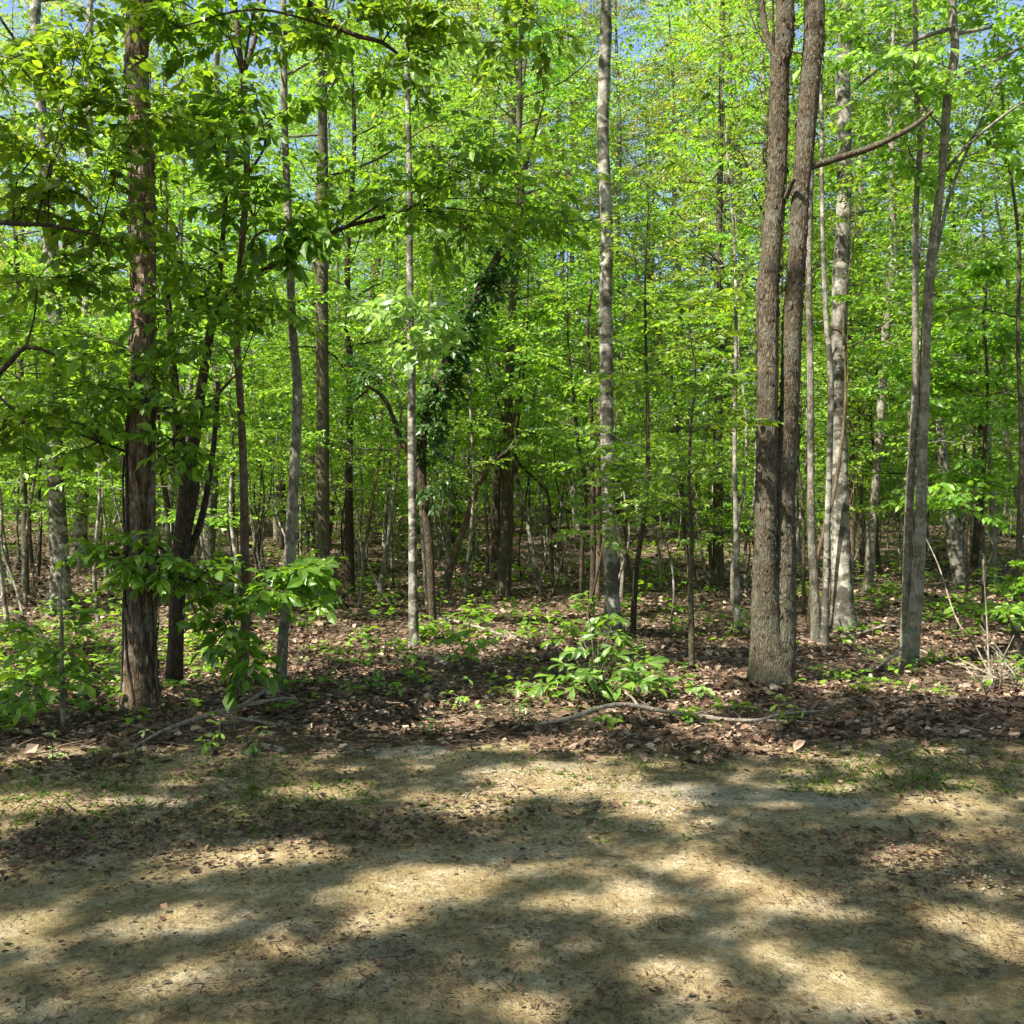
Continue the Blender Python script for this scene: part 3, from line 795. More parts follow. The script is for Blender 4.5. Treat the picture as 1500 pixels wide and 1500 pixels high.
H("lichen_grey_tree", "broad lichen-grey tree with dark knots beside a thin pale stem",
  [[(1237, 922, 34), (1235, 850, 29), (1232, 750, 27), (1230, 640, 26), (1229, 520, 23), (1230, 420, 24), (1235, 300, 21), (1238, 200, 20), (1237, 100, 22), (1238, 0, 20)]],
  "bark_pale", "leaf_spring", 17, dict(h0=8, Rc=2.6, nl=9), seed=41, sides=26, rough=.06, lsize=.11)
H("wavy_tree", "wavy slim tree in the sunny gap behind the lichen-grey tree",
  [[(1272, 868, 15), (1275, 800, 13), (1280, 740, 12), (1287, 650, 12), (1295, 530, 12), (1304, 430, 11), (1312, 370, 11), (1308, 290, 10), (1306, 150, 8)]],
  "bark_grey", "leaf_spring", 12, dict(h0=5.5, Rc=2.2, nl=11), seed=42, sides=14, lsize=.09)
H("forked_slim_tree", "slim tree that splits low into a dark and a pale stem twisting round each other",
  [[(1330, 976, 27), (1336, 900, 20), (1340, 830, 17), (1343, 740, 16), (1347, 660, 14), (1353, 580, 15), (1358, 480, 14), (1366, 380, 14), (1373, 320, 13), (1380, 250, 11), (1386, 150, 13), (1397, 75, 12), (1393, 0, 11)],
   [(1324, 976, 15, .02, 9), (1328, 860, 13, .02), (1332, 740, 12, .02), (1337, 650, 11, .0), (1341, 560, 10, -.02), (1341, 440, 9, -.02), (1342, 300, 8, 0), (1348, 210, 8, 0), (1342, 130, 7, 0), (1340, 0, 6, 0)],
   [(1364, 400, 7, 0), (1380, 330, 6, .1), (1400, 260, 5, .2), (1440, 170, 4, .3), (1480, 90, 3, .4)],
   [(1386, 250, 6, 0), (1410, 220, 5, -.2), (1450, 185, 4.5, -.3), (1500, 150, 4, -.4), (1560, 130, 3, -.4)],
   [(1396, 50, 6, 0), (1450, 40, 5, .2), (1500, 22, 5, .3), (1560, 0, 4, .3)],
   [(1397, 40, 7, 0), (1340, 60, 6, -.1), (1300, 90, 5, -.2), (1252, 130, 4, -.2)]],
  "bark_grey", "leaf_spring", 11, dict(h0=5.5, Rc=2.0, nl=9), seed=43, sides=18, rough=.055, lsize=.095, tmpl=OVATE,
  sprays=[(1270, 60, -.2, 60, 45, 6, 5), (1320, 130, -.1, 50, 35, 5, 5), (1440, 110, .3, 60, 45, 6, 5), (1460, 30, .3, 50, 35, 5, 5), (1470, 210, .2, 40, 35, 4, 5), (1330, 230, 0, 45, 25, 4, 5)])
H("leafy_sapling", "leafy understorey sapling with broad flat layers of leaves before the deep woods",
  [[(1440, 930, 8), (1442, 850, 7), (1440, 760, 6), (1445, 660, 6), (1448, 560, 5), (1440, 470, 4)]],
  "bark_olive", "leaf_mid", 4.9, dict(h0=2.6, Rc=1.3, nl=7, nsec=3), seed=44, sides=10, lsize=.115, tmpl=OVATE,
  sprays=[(1440, 520, 0, 95, 40, 9, 5), (1420, 600, 0, 80, 28, 7, 5), (1470, 470, .2, 60, 40, 6, 5), (1400, 735, -.4, 70, 30, 6, 5), (1470, 700, 0, 50, 30, 5, 4), (1380, 560, .3, 50, 25, 4, 5)])
H("slanted_dark_tree", "dark slanted trunk among the layered leaves behind the twisting slim tree",
  [[(1425, 850, 12), (1432, 760, 11), (1440, 640, 11), (1432, 540, 11), (1424, 480, 11), (1410, 420, 10), (1402, 380, 9), (1395, 300, 7)]],
  "bark_dark", "leaf_mid", 11, dict(h0=4.5, Rc=2.4, nl=12), seed=45, sides=12, lsize=.09)
H("edge_sapling", "slender brown trunk with yellowish low leaves nearest the dead brush",
  [[(1487, 958, 14), (1490, 860, 10), (1492, 760, 9), (1494, 640, 7), (1490, 500, 6), (1492, 350, 5)]],
  "bark_olive", "leaf_mid", 8, dict(h0=3.2, Rc=1.8, nl=10), seed=46, sides=12, lsize=.10,
  sprays=[(1470, 880, -.4, 45, 14, 4, 5), (1480, 820, 0, 40, 20, 3, 5)])
H("mossy_pole", "thin dark pole tree at the frame's edge beyond the pale trunk",
  [[(37, 872, 11), (36, 780, 9), (33, 660, 9), (28, 520, 8), (24, 380, 7)]],
  "bark_olive", "leaf_mid", 11, dict(h0=3.5, Rc=2.2, nl=12), seed=47, sides=10, lsize=.11)
H("low_sapling", "short thin sapling rising from low broad leaves at the track edge",
  [[(92, 1070, 9), (90, 1010, 8), (87, 960, 8), (88, 920, 6), (86, 880, 4)]],
  "bark_grey", "leaf_mid", 1.3, None, seed=48, sides=10, lsize=.10, tmpl=OVATE, k=6,
  sprays=[(55, 920, 0, 45, 25, 3, 4), (112, 935, 0, 30, 30, 3, 4), (40, 1000, -.2, 45, 22, 4, 4), (100, 990, -.1, 30, 16, 2, 4)])
H("broken_snag", "dark broken snag with a forked splintered top behind the crooked grey tree",
  [[(414, 800, 16), (412, 740, 15), (410, 680, 14), (405, 610, 12), (401, 560, 8)], [(410, 690, 6, 0), (420, 640, 4, 0), (425, 615, 2, 0)]],
  "bark_dark", "leaf_mid", 0, None, seed=49, sides=14, rough=.09, cat="dead tree")
H("dark_brown_trunk", "dark brown trunk deep in the woods beside the straight dark grey tree",
  [[(452, 792, 16), (455, 720, 14), (458, 620, 13), (460, 520, 12), (462, 380, 10)]],
  "bark_dark", "leaf_spring", 16, dict(h0=5, Rc=3, nl=14), seed=50, sides=12, lsize=.09)
H("slim_grey_pole", "slim grey pole tree rising between the shaggy tree and the reddish sapling",
  [[(240, 850, 10), (250, 700, 9), (258, 560, 9), (262, 400, 9), (268, 250, 8), (266, 130, 7), (268, 0, 6)]],
  "bark_grey", "leaf_spring", 14, dict(h0=5.5, Rc=2.4, nl=13), seed=51, sides=12, lsize=.09)
H("grey_pole", "faint grey pole tree rising just behind the fused twin trunks",
  [[(1112, 850, 10), (1115, 700, 9), (1118, 560, 9), (1121, 400, 9), (1118, 250, 8), (1116, 100, 7)]],
  "bark_grey", "leaf_spring", 15, dict(h0=5.5, Rc=2.4, nl=13), seed=52, sides=12, lsize=.09)

# ------------------------------------------------------------------ background trees: a few kinds, copied
def kind(h, r0, h0, Rc, nl, nsec, ntw, tl, k, lsize, seed, wob=.03, lift=(.1, .6)):
    r = np.random.default_rng(seed)
    n = 7
    z = np.linspace(-.25, h, n)
    pts = np.stack([np.cumsum(r.normal(0, wob * h / n * 1.6, n)), np.cumsum(r.normal(0, wob * h / n * 1.6, n)), z], 1); pts[:, :2] -= pts[0, :2]
    rad = r0 * np.interp(z / h, [-.1, 0, .04, .5, 1], [1.3, 1.25, 1, .65, .12])
    wood, tw = Geo(), Twigs()
    path = smooth_path(pts, rad, max(.18, h / 50))
    tube(wood, path[0], path[1], 12, .04, seed=seed)
    crown_on(wood, tw, path, h0, h, Rc, nl, nsec, ntw, tl, r, lift=lift)
    lg = leafmesh(tw, k, lsize, DIAMOND, r, tilt=.5)
    return wood, lg

KINDS = []
for a in [dict(h=17, r0=.13, h0=3.5, Rc=3.5, nl=32, nsec=5, ntw=6, tl=.65, k=10, lsize=.098, seed=101),
          dict(h=19, r0=.16, h0=5.5, Rc=3.9, nl=32, nsec=5, ntw=6, tl=.65, k=10, lsize=.10, seed=102),
          dict(h=13, r0=.085, h0=3.4, Rc=2.7, nl=25, nsec=5, ntw=5, tl=.6, k=11, lsize=.092, seed=103),
          dict(h=11, r0=.07, h0=3.0, Rc=2.5, nl=24, nsec=5, ntw=5, tl=.55, k=11, lsize=.09, seed=104),
          dict(h=7.5, r0=.045, h0=2.3, Rc=2.2, nl=20, nsec=4, ntw=5, tl=.5, k=10, lsize=.09, seed=105, wob=.06, lift=(-.02, .35)),
          dict(h=5.0, r0=.028, h0=1.7, Rc=1.7, nl=15, nsec=4, ntw=5, tl=.45, k=9, lsize=.088, seed=106, wob=.08, lift=(-.05, .25)),
          dict(h=3.2, r0=.018, h0=1.2, Rc=1.3, nl=11, nsec=3, ntw=5, tl=.4, k=9, lsize=.085, seed=107, wob=.09, lift=(-.05, .25))]:
    KINDS.append((a, *kind(**a)))
KMESH = [(a["h"], w.mesh("trunk", [M["bark_grey"]]), l.mesh("crown", [M["leaf_spring"]], smooth=False)) for a, w, l in KINDS]

GLADES = [(1.2, 27, 6.0, 6.0), (-8, 25, 4.0, 4.5), (10, 26, 4.5, 4.5), (-2, 38, 7, 4)]
LANDMARKS = [(0, "the frame's edge"), (88, "the thick pale trunk"), (206, "the shaggy trunk"), (357, "the reddish sapling"), (474, "the straight dark trunk"), (604, "the whitish trunk"),
             (738, "the olive-dark pole"), (895, "the mottled pale trunk"), (1050, "the dark pole tree"), (1130, "the fused twin trunks"), (1234, "the lichen-grey trunk"), (1340, "the twisting slim tree"), (1440, "the leafy sapling")]
BARK_WORD = {"bark_grey": "grey", "bark_olive": "olive", "bark_dark": "dark", "bark_red": "reddish", "bark_pale": "pale"}
ORD = ["first", "second", "third", "fourth", "fifth", "sixth", "seventh", "eighth", "ninth", "tenth", "eleventh", "twelfth", "thirteenth", "fourteenth", "fifteenth", "sixteenth"]
spots = [((px - 750) / F * d, d, px, kk) for px, d, kk in ((500, 39, 0), (556, 40, 1), (590, 42, 0), (640, 38, 0), (700, 41, 1), (820, 39, 0), (950, 40, 0), (520, 25, 2), (770, 41, 0), (850, 43, 1), (480, 43, 0), (660, 26, 2), (620, 44, 1), (765, 37, 1), (1000, 42, 1), (1075, 39, 1), (890, 38, 0), (1180, 40, 0), (1300, 39, 1), (330, 41, 0), (180, 40, 1), (545, 33, 0), (610, 31, 1), (675, 33, 0), (745, 31, 1), (800, 33, 0), (850, 31, 1), (935, 32, 1), (990, 34, 0), (1060, 32, 1), (1100, 36, 1))]
r = np.random.default_rng(77)
tries = 0
while len(spots) < 200 and tries < 20000:
    tries += 1
    y = 13.5 + 31 * r.random() ** .85
    x = r.uniform(-.62, .62) * y
    px = 750 + F * x / y
    if any((x - a) ** 2 + (y - b) ** 2 < (.8 if b < 22 else 1.1) ** 2 for a, b, *_ in spots): continue
    if y < 19 and min(abs(px - l[0]) for l in LANDMARKS[1:]) < 16: continue
    if y < 19.5 and 590 < px < 765: continue
    kk = r.choice(7, p=[.02, .0, .07, .11, .28, .29, .23] if y < 34 else [.25, .14, .12, .10, .14, .14, .11])
    if y < 18 and kk < 2: kk = 4
    if any(((x - a) / c) ** 2 + ((y - b) / d) ** 2 < 1 for a, b, c, d in GLADES): kk = int(r.choice([5, 6]))
    spots.append((x, y, px, kk))
spots.sort(key=lambda s: s[2])
cnt = {}
for x, y, px, kk in spots:
    h, wm, lm = KMESH[kk]
    far = y > 28
    size = "tall" if h > 12 else "middling" if h > 7 else "low"
    nm = "background_tree" if h > 7 else "background_sapling"
    li = max(q for q, l in enumerate(LANDMARKS) if l[0] <= max(0, px))
    bm = r.choice(["bark_grey", "bark_olive", "bark_dark", "bark_red", "bark_pale"], p=[.34, .20, .10, .09, .27])
    lab0 = f"{size} {BARK_WORD[bm]} {'far' if far else 'middle-distance'} {'tree' if h > 7 else 'sapling'}"
    key = (lab0, li); cnt[key] = cnt.get(key, 0) + 1
    label = f"{lab0}, {ORD[cnt[key] - 1]} such rightward of {LANDMARKS[li][1]}"
    inview = -20 < px < 1520
    root = empty(nm, (x, y, float(gz(x, y))), label, "tree", "background trees of the woods")
    root.rotation_euler = (r.normal(0, .03), r.normal(0, .03), r.uniform(0, 6.28))
    s = r.uniform(.85, 1.18); root.scale = (s * r.uniform(.9, 1.1), s * r.uniform(.9, 1.1), s)
    t = link("trunk", wm, root); c = link("crown", lm, root)
    for o, mt in ((t, bm), (c, ("leaf_yellow" if kk < 3 and r.random() < .22 else r.choice(["leaf_spring", "leaf_mid", "leaf_deep"], p=[.46, .47, .07])))):
        o.material_slots[0].link = 'OBJECT'; o.material_slots[0].material = M[mt]

# thin bare-looking stems in the understorey
SMESH = []
for a in [dict(h=4.2, r0=.022, h0=2.6, Rc=.8, nl=6, nsec=2, ntw=4, tl=.3, k=7, lsize=.09, seed=111, wob=.10), dict(h=5.5, r0=.03, h0=3.2, Rc=.9, nl=7, nsec=2, ntw=4, tl=.3, k=7, lsize=.09, seed=112, wob=.07),
          dict(h=3.0, r0=.016, h0=1.7, Rc=.7, nl=5, nsec=2, ntw=4, tl=.3, k=7, lsize=.085, seed=113, wob=.16), dict(h=6.5, r0=.036, h0=3.8, Rc=1.0, nl=8, nsec=2, ntw=4, tl=.3, k=7, lsize=.09, seed=114, wob=.05), dict(h=3.6, r0=.02, h0=2.2, Rc=.7, nl=5, nsec=2, ntw=4, tl=.3, k=7, lsize=.085, seed=115, wob=.22)]:
    w_, l_ = kind(**a); SMESH.append((w_.mesh("trunk", [M["bark_grey"]]), l_.mesh("crown", [M["leaf_mid"]], smooth=False)))
stems_ = []
while len(stems_) < 190:
    y = 12.5 + 25 * r.random(); x = r.uniform(-.5, .5) * y; px = 750 + F * x / y
    if y < 15 and min(abs(px - l[0]) for l in LANDMARKS[1:]) < 14: continue
    if y < 17 and 600 < px < 740: continue
    if any((x - a) ** 2 + (y - b) ** 2 < .3 for a, b, _ in stems_): continue
    stems_.append((x, y, px))
stems_.sort(key=lambda q: q[2]); cnt = {}
for x, y, px in stems_:
    kk = int(r.integers(5)); bm = r.choice(["bark_pale", "bark_grey", "bark_dark", "bark_red"], p=[.44, .24, .22, .10])
    li = max(q for q, l in enumerate(LANDMARKS) if l[0] <= max(0, px))
    lab0 = ("straight", "straight", "bent", "straight", "wavy")[kk] + " bare-legged " + BARK_WORD[bm] + " stem"
    cnt[(lab0, li)] = cnt.get((lab0, li), 0) + 1
    root = empty("understorey_sapling", (x, y, float(gz(x, y))), f"{lab0}, {ORD[cnt[(lab0, li)] - 1]} such rightward of {LANDMARKS[li][1]}", "sapling", "bare-legged understorey stems")
    root.rotation_euler = (r.normal(0, .05), r.normal(0, .05), r.uniform(0, 6.28)); root.scale = (1, 1, r.uniform(.85, 1.2))
    t = link("trunk", SMESH[kk][0], root); c = link("crown", SMESH[kk][1], root)
    for o, mt in ((t, bm), (c, r.choice(["leaf_spring", "leaf_mid"]))):
        o.material_slots[0].link = 'OBJECT'; o.material_slots[0].material = M[mt]

# low leafy shrubs far back
a_ = dict(h=2.3, r0=.016, h0=.25, Rc=1.25, nl=14, nsec=3, ntw=5, tl=.4, k=9, lsize=.09, seed=121, wob=.1, lift=(.1, .7))
w_, l_ = kind(**a_); SHW, SHL = w_.mesh("stems", [M["bark_grey"]]), l_.mesh("crown", [M["leaf_spring"]], smooth=False)
sh = []
while len(sh) < 46:
    y = r.uniform(25, 42); x = r.uniform(-.52, .52) * y
    if any((x - a) ** 2 + (y - b) ** 2 < 1.6 for a, b, _ in sh): continue
    sh.append((x, y, 750 + F * x / y))
sh.sort(key=lambda q: q[2]); cnt = {}
for x, y, px in sh:
    li = max(q for q, l in enumerate(LANDMARKS) if l[0] <= max(0, px)); cnt[li] = cnt.get(li, 0) + 1
    root = empty("background_shrub", (x, y, float(gz(x, y))), f"low leafy far shrub, {ORD[cnt[li] - 1]} such rightward of {LANDMARKS[li][1]}", "shrub", "low shrubs far back in the woods")
    root.rotation_euler = (0, 0, r.uniform(0, 6.28)); s_ = r.uniform(.6, 1.15); root.scale = (s_ * 1.15, s_ * 1.15, s_)
    link("stems", SHW, root); c = link("crown", SHL, root)
    c.material_slots[0].link = 'OBJECT'; c.material_slots[0].material = M[r.choice(["leaf_spring", "leaf_mid"])]

# ------------------------------------------------------------------ far woods: one mass
g = Geo()
def put(geo, x, y, z, rot, s, m):
    V = np.concatenate(geo.V); c_, s_ = math.cos(rot), math.sin(rot)
    W = np.stack([V[:, 0] * c_ - V[:, 1] * s_, V[:, 0] * s_ + V[:, 1] * c_, V[:, 2]], 1) * s + np.array([x, y, z])
    T = np.concatenate(geo.T) if geo.T else None; Q = np.concatenate(geo.Q) if geo.Q else None
    g.add(W, T=T, Q=Q, m=m)
r = np.random.default_rng(5)
FARK = []
for a in [dict(h=15.5, r0=.15, h0=4.5, Rc=3.4, nl=12, nsec=4, ntw=4, tl=.9, k=6, lsize=.24, seed=201), dict(h=9, r0=.08, h0=1.6, Rc=2.8, nl=12, nsec=4, ntw=4, tl=.8, k=6, lsize=.22, seed=202), dict(h=3.6, r0=.03, h0=.4, Rc=2.2, nl=9, nsec=4, ntw=4, tl=.6, k=6, lsize=.2, seed=203, lift=(0, .4))]:
    FARK.append(kind(**a))
n = 0
while n < 400:
    y = 43 + 44 * r.random() ** 1.2; x = r.uniform(-.72, .72) * y
    kk = r.choice(3, p=[.42, .30, .28]) if y > 62 else r.choice(3, p=[.03, .32, .65])
    rot = r.uniform(0, 6.28); s = r.uniform(.8, 1.2)
    put(FARK[kk][0], x, y, float(gz(x, y)), rot, s, 0)
    put(FARK[kk][1], x, y, float(gz(x, y)), rot, s, 1 if r.random() < .6 else 2)
    n += 1
tag(link("far_woods", g.mesh("far_woods", [M["bark_grey"], M["leaf_spring"], M["leaf_mid"]], smooth=False)), kind="stuff")

# ------------------------------------------------------------------ the unseen wood behind the viewer, its canopy shaped to dapple the track
LIT = [(260, 1435, 60, 28), (640, 1295, 140, 26), (560, 1350, 70, 22), (930, 1330, 70, 24), (1040, 1275, 70, 30), (1160, 1325, 90, 32), (1470, 1375, 70, 38), (1240, 1440, 75, 36), (1130, 1395, 60, 22),
       (830, 1145, 130, 24), (800, 1095, 90, 12), (960, 1185, 70, 22), (700, 1180, 70, 18), (1230, 1157, 40, 8), (1390, 1180, 80, 16), (1340, 1260, 60, 16), (1440, 1300, 50, 14), (90, 1180, 120, 14), (30, 1215, 45, 14),
       (480, 1165, 60, 12), (420, 1255, 90, 22), (260, 1350, 70, 20), (40, 1360, 60, 25), (950, 1425, 60, 20), (330, 1345, 60, 14), (60, 1115, 60, 10), (1370, 990, 90, 26), (690, 1055, 60, 14), (100, 1105, 60, 12), (1040, 1470, 60, 18), (860, 1480, 40, 10)]
LITG = []
for (px, py, rx, ry) in LIT:
    c = G(px, py); a = G(px, py - ry); b = G(px, py + ry)
    LITG.append((c[0], (a[1] + b[1]) / 2, rx / F * c[1], abs(a[1] - b[1]) / 2))
for (px, py, d, rx, ry) in [(600, 470, 11.5, .7, .9), (690, 235, 8.2, .9, .8), (880, 960, 8.6, .9, .6), (900, 1000, 8.3, .8, .5), (660, 640, 16, 1.5, .8), (887, 520, 13, .35, 1.0), (887, 150, 13, .35, 1.2), (85, 720, 16, .5, 1.0),
                            (1440, 560, 12, 1.2, 1.0), (1235, 330, 14, .4, 1.0), (205, 990, 8.3, .3, .35), (1380, 1000, 9.4, 1.6, .8), (700, 1055, 8.0, 1.0, .35), (750, 930, 13, 1.6, .6), (1250, 960, 11, .8, .4), (560, 1000, 9.6, .5, .25), (60, 1000, 9, .8, .5), (420, 160, 8, .5, .8), (130, 250, 7.5, .5, .5)]:
    p = P(px, py, d); t = (p[2] - float(gz(p[0], d))) / SUN_DIR[2]
    q = p - SUN_DIR * t; LITG.append((q[0], q[1], rx, ry))
LITG = np.array(LITG)
r = np.random.default_rng(9)
FLECKS = np.stack([r.uniform(-5, 5, 260), r.uniform(2.2, 7.4, 260), r.uniform(.06, .16, 260)], 1)
def canopy_mask(x, y):
    """Keep (True) what shades the ground at (x, y); the openings are cut where sun patches are to fall."""
    keep = np.ones(len(x), bool)
    rag = .55 * np.array([mnoise.noise(Vector((a * 3.2, b * 4.2, 2.2))) for a, b in zip(x, y)])
    for cx, cy, rx, ry in LITG:
        q = ((x - cx) / (rx * 1.0)) ** 2 + ((y - cy) / (ry * 1.05)) ** 2
        keep &= q + rag > 1.2
    for cx, cy, rr_ in FLECKS:
        keep &= (x - cx) ** 2 + ((y - cy) * 1.2) ** 2 > rr_ ** 2
    return keep
g = Geo(); wood = Geo()
NT = 92000
gx = r.uniform(-13, 14, NT); gy = r.uniform(.3, 13, NT)
zc = np.where(gy < 9, r.uniform(7.5, 11.5, NT), r.uniform(13, 17, NT))
dens = np.array([mnoise.noise(Vector((a * .6, b * .8, 3.3))) + .6 * mnoise.noise(Vector((a * 1.5, b * 2.0, 8.1))) for a, b in zip(gx, gy)])
thr = np.where(gy < 7.3, -.52, np.where(gy < 9.2, -.10, np.where((gx < 1.2) & (gy < 10.5), .06, .46)))
thr = np.where((np.abs(gx + 2.6) < 1.5) & (np.abs(gy - 7.4) < .8), -.9, thr)  # canopy made extra dense here to shade the low leaf sprays
thin = np.where(gy < 7.6, .88, .62)
keep = canopy_mask(gx, gy) & (dens > thr) & (r.random(NT) < thin)
gx, gy, zc = gx[keep], gy[keep], zc[keep]
C = np.stack([gx, gy, np.zeros(len(gx))], 1) + SUN_DIR[None] * (zc / SUN_DIR[2])[:, None]
D = r.normal(0, 1, (len(C), 3)); D[:, 2] *= .25
leaves_on_twigs(g, C - nrm(D) * .08, D, .16, 6, .11, DIAMOND, r, m=1)
trunks = [(-13, -8, .22), (-8.5, -11, .2), (-15, -3, .2), (-4, -9.5, .18), (-10, -5, .2), (-17, -9, .2)]
for q, (tx, ty, tr) in enumerate(trunks):
    z = np.array([-.2, 0, 3, 7, 11, 15.5]); pp, rr = smooth_path(np.stack([tx + r.normal(0, .12, 6), ty + r.normal(0, .12, 6), z], 1), tr * np.array([1.3, 1.2, 1, .8, .6, .2]), .4)
    tube(wood, pp, rr, 14, .05, seed=q)
    near = np.argsort((C[:, 0] - tx) ** 2 + (C[:, 1] - ty) ** 2)[:900]
    for w in r.choice(near, 26, replace=False):
        e = C[w]; s = pp[int(np.argmin(np.abs(pp[:, 2] - (e[2] - r.uniform(1.5, 4)))))]
        m_ = (s + e) / 2 + np.array([0, 0, .4]); bp, br = smooth_path([s, m_, e], [.045, .03, .008], .4); tube(wood, bp, br, 5)
rb = np.random.default_rng(21)
def put_into(dst, geo, x, y, z, rot, s):
    V = np.concatenate(geo.V); c_, s_ = math.cos(rot), math.sin(rot)
    dst.add(np.stack([V[:, 0] * c_ - V[:, 1] * s_, V[:, 0] * s_ + V[:, 1] * c_, V[:, 2]], 1) * s + np.array([x, y, z]), T=np.concatenate(geo.T) if geo.T else None, Q=np.concatenate(geo.Q) if geo.Q else None)
nb = 0
while nb < 60:
    x = rb.uniform(-42, 38); y = rb.uniform(-34, 8)
    if math.hypot(x + 4, y + 2) < 15 or (y > -11 and -17 < x < 15): continue
    kk = int(rb.choice(3, p=[.6, .25, .15])); rot = rb.uniform(0, 6.28); sc_ = rb.uniform(.9, 1.25)
    put_into(wood, FARK[kk][0], x, y, 0, rot, sc_); put_into(g, FARK[kk][1], x, y, 0, rot, sc_); nb += 1
o = Geo(); o.add(np.concatenate(wood.V), T=np.concatenate(wood.T), Q=np.concatenate(wood.Q), m=0)
o.add(np.concatenate(g.V), T=np.concatenate(g.T), m=1)
tag(link("unseen_shading_woods", o.mesh("unseen_shading_woods", [M["bark_grey"], M["leaf_deep"]], smooth=False)), kind="stuff")

# ------------------------------------------------------------------ leaf litter, debris, grass, seedlings: stuff
LEAFY = (np.array([(0, 0, .0), (.25, .26, .16), (.6, .3, .22), (1, 0, .1), (.6, -.26, .2), (.25, -.24, .12), (.5, 0, 0)]), OVATE[1])
def scatter(n, y0, y1, p=1.0, spread=.58):
    y = y0 + (y1 - y0) * r.random(n) ** p
    x = r.uniform(-1, 1, n) * (spread * y + .6)
    return x, y
def dead(g, x, y, size, lift=.008, flat=.35):
    n = len(x)
    pos = np.stack([x, y, gz(x, y) + lift + r.uniform(0, .03, n)], 1)
    a = r.uniform(0, 6.28, n); ax = np.stack([np.cos(a), np.sin(a), r.normal(0, .25, n)], 1)
    nm = np.stack([r.normal(0, flat, n), r.normal(0, flat, n), np.ones(n)], 1)
    for w in range(3):
        s_ = slice(w, None, 3)
        leaves(g, pos[s_], ax[s_], nm[s_], size * np.clip(r.lognormal(-.15, .42, len(pos[s_])), .3, 2.0), (LEAFY, LOBED, DIAMOND)[w], width=(1.0, .9, 1.3)[w])
g = Geo()
x, y = scatter(70000, 5.6, 13)
en = np.array([mnoise.noise(Vector((a * .7, b * .7, 4.4))) for a, b in zip(x, y)])
en2 = np.array([mnoise.noise(Vector((a * 1.6, b * 1.9, 9.4))) for a, b in zip(x, y)])
keep = r.random(len(x)) < sstep(-1.3, .55, y - track_edge(x) + .9 * en) ** 2.2 * (.28 + .72 * sstep(-.35, .25, en2)); dead(g, x[keep], y[keep], .053, lift=.020, flat=.55)
n = 14000; a1 = r.uniform(0, 6.28, n); xx, yy = scatter(n, 6.6, 14); L1 = r.uniform(.05, .35, n) ** 1.3
q0 = np.stack([xx, yy, gz(xx, yy) + .03], 1); twig_wood(g, q0, q0 + np.stack([np.cos(a1) * L1, np.sin(a1) * L1, r.uniform(-.01, .05, n)], 1), r.uniform(.001, .0035, n))
x, y = scatter(26000, 12, 24); dead(g, x, y, .075, flat=.55)
x, y = scatter(12000, 22, 45); dead(g, x, y, .13, flat=.5)
tag(link("leaf_litter", g.mesh("leaf_litter", [M["dead_leaf"]], smooth=False)), kind="stuff")

g = Geo()
x, y = scatter(9000, 2.6, 7.0)
d_ = np.array([mnoise.noise(Vector((a * .9, b * 1.3, 7.7))) for a, b in zip(x, y)])
keep = (d_ + r.normal(0, .22, len(x)) > .16)
dead(g, x[keep], y[keep], .020, lift=.020, flat=.35)
for (px, py, rx, ry, m_) in [(230, 1235, 240, 45, 1500), (480, 1215, 130, 30, 500), (60, 1250, 90, 30, 400), (700, 1195, 120, 30, 350), (880, 1200, 60, 20, 60), (1140, 1235, 90, 26, 80), (1330, 1260, 120, 40, 500), (620, 1230, 150, 25, 350), (1250, 1120, 300, 25, 500), (250, 1140, 250, 25, 500), (1340, 1170, 90, 20, 200)]:
    c_ = G(px, py); ya, yb = G(px, py + ry)[1], G(px, py - ry)[1]
    dead(g, c_[0] + r.normal(0, rx / F * c_[1] * .6, m_), r.normal((ya + yb) / 2, (yb - ya) * .35, m_), .028, lift=.020, flat=.35)
n = 42000; x, y = scatter(n, 2.6, 7.2)
d_ = np.array([mnoise.noise(Vector((a * .8, b * 1.1, 1.7))) + .7 * mnoise.noise(Vector((a * 3.1, b * 4.0, 6.7))) for a, b in zip(x, y)]); keep = d_ + r.normal(0, .2, n) > .12
x, y = x[keep], y[keep]; n = len(x)
a = r.uniform(0, 6.28, n); L = r.uniform(.006, .045, n) * (1 + .8 * (r.random(n) < .12))
p0 = np.stack([x, y, gz(x, y) + .023], 1); p1 = p0 + np.stack([np.cos(a) * L, np.sin(a) * L, r.uniform(0, .012, n)], 1)
twig_wood(g, p0, p1, r.uniform(.0008, .0026, n))
tag(link("track_debris", g.mesh("track_debris", [M["debris"]], smooth=False)), kind="stuff")

g = Geo()
OCT = np.array([(1, 0, 0), (0, 1, 0), (-1, 0, 0), (0, -1, 0), (0, 0, .7), (0, 0, -.7)]); OT = np.array([(0, 1, 4), (1, 2, 4), (2, 3, 4), (3, 0, 4), (1, 0, 5), (2, 1, 5), (3, 2, 5), (0, 3, 5)])
for (px, py, rx, ry, m_) in [(760, 1165, 260, 45, 500), (930, 1195, 150, 30, 300), (1420, 1290, 90, 25, 150), (1100, 1170, 150, 30, 100)]:
    c_ = G(px, py); ya, yb = G(px, py + ry)[1], G(px, py - ry)[1]
    x = c_[0] + r.normal(0, rx / F * c_[1] * .5, m_); y = np.clip(r.normal((ya + yb) / 2, (yb - ya) * .3, m_), 2.6, 6.6)
    sz = r.uniform(.003, .011, m_); V = np.stack([x, y, gz(x, y) + .020], 1)[:, None] + OCT[None] * sz[:, None, None] * r.uniform(.6, 1.3, (m_, 6, 1))
    g.add(V.reshape(-1, 3), T=((np.arange(m_) * 6)[:, None, None] + OT[None]).reshape(-1, 3))
tag(link("gravel", g.mesh("gravel", [M["gravel"]], smooth=False)), kind="stuff")
g = Geo()
centres = []
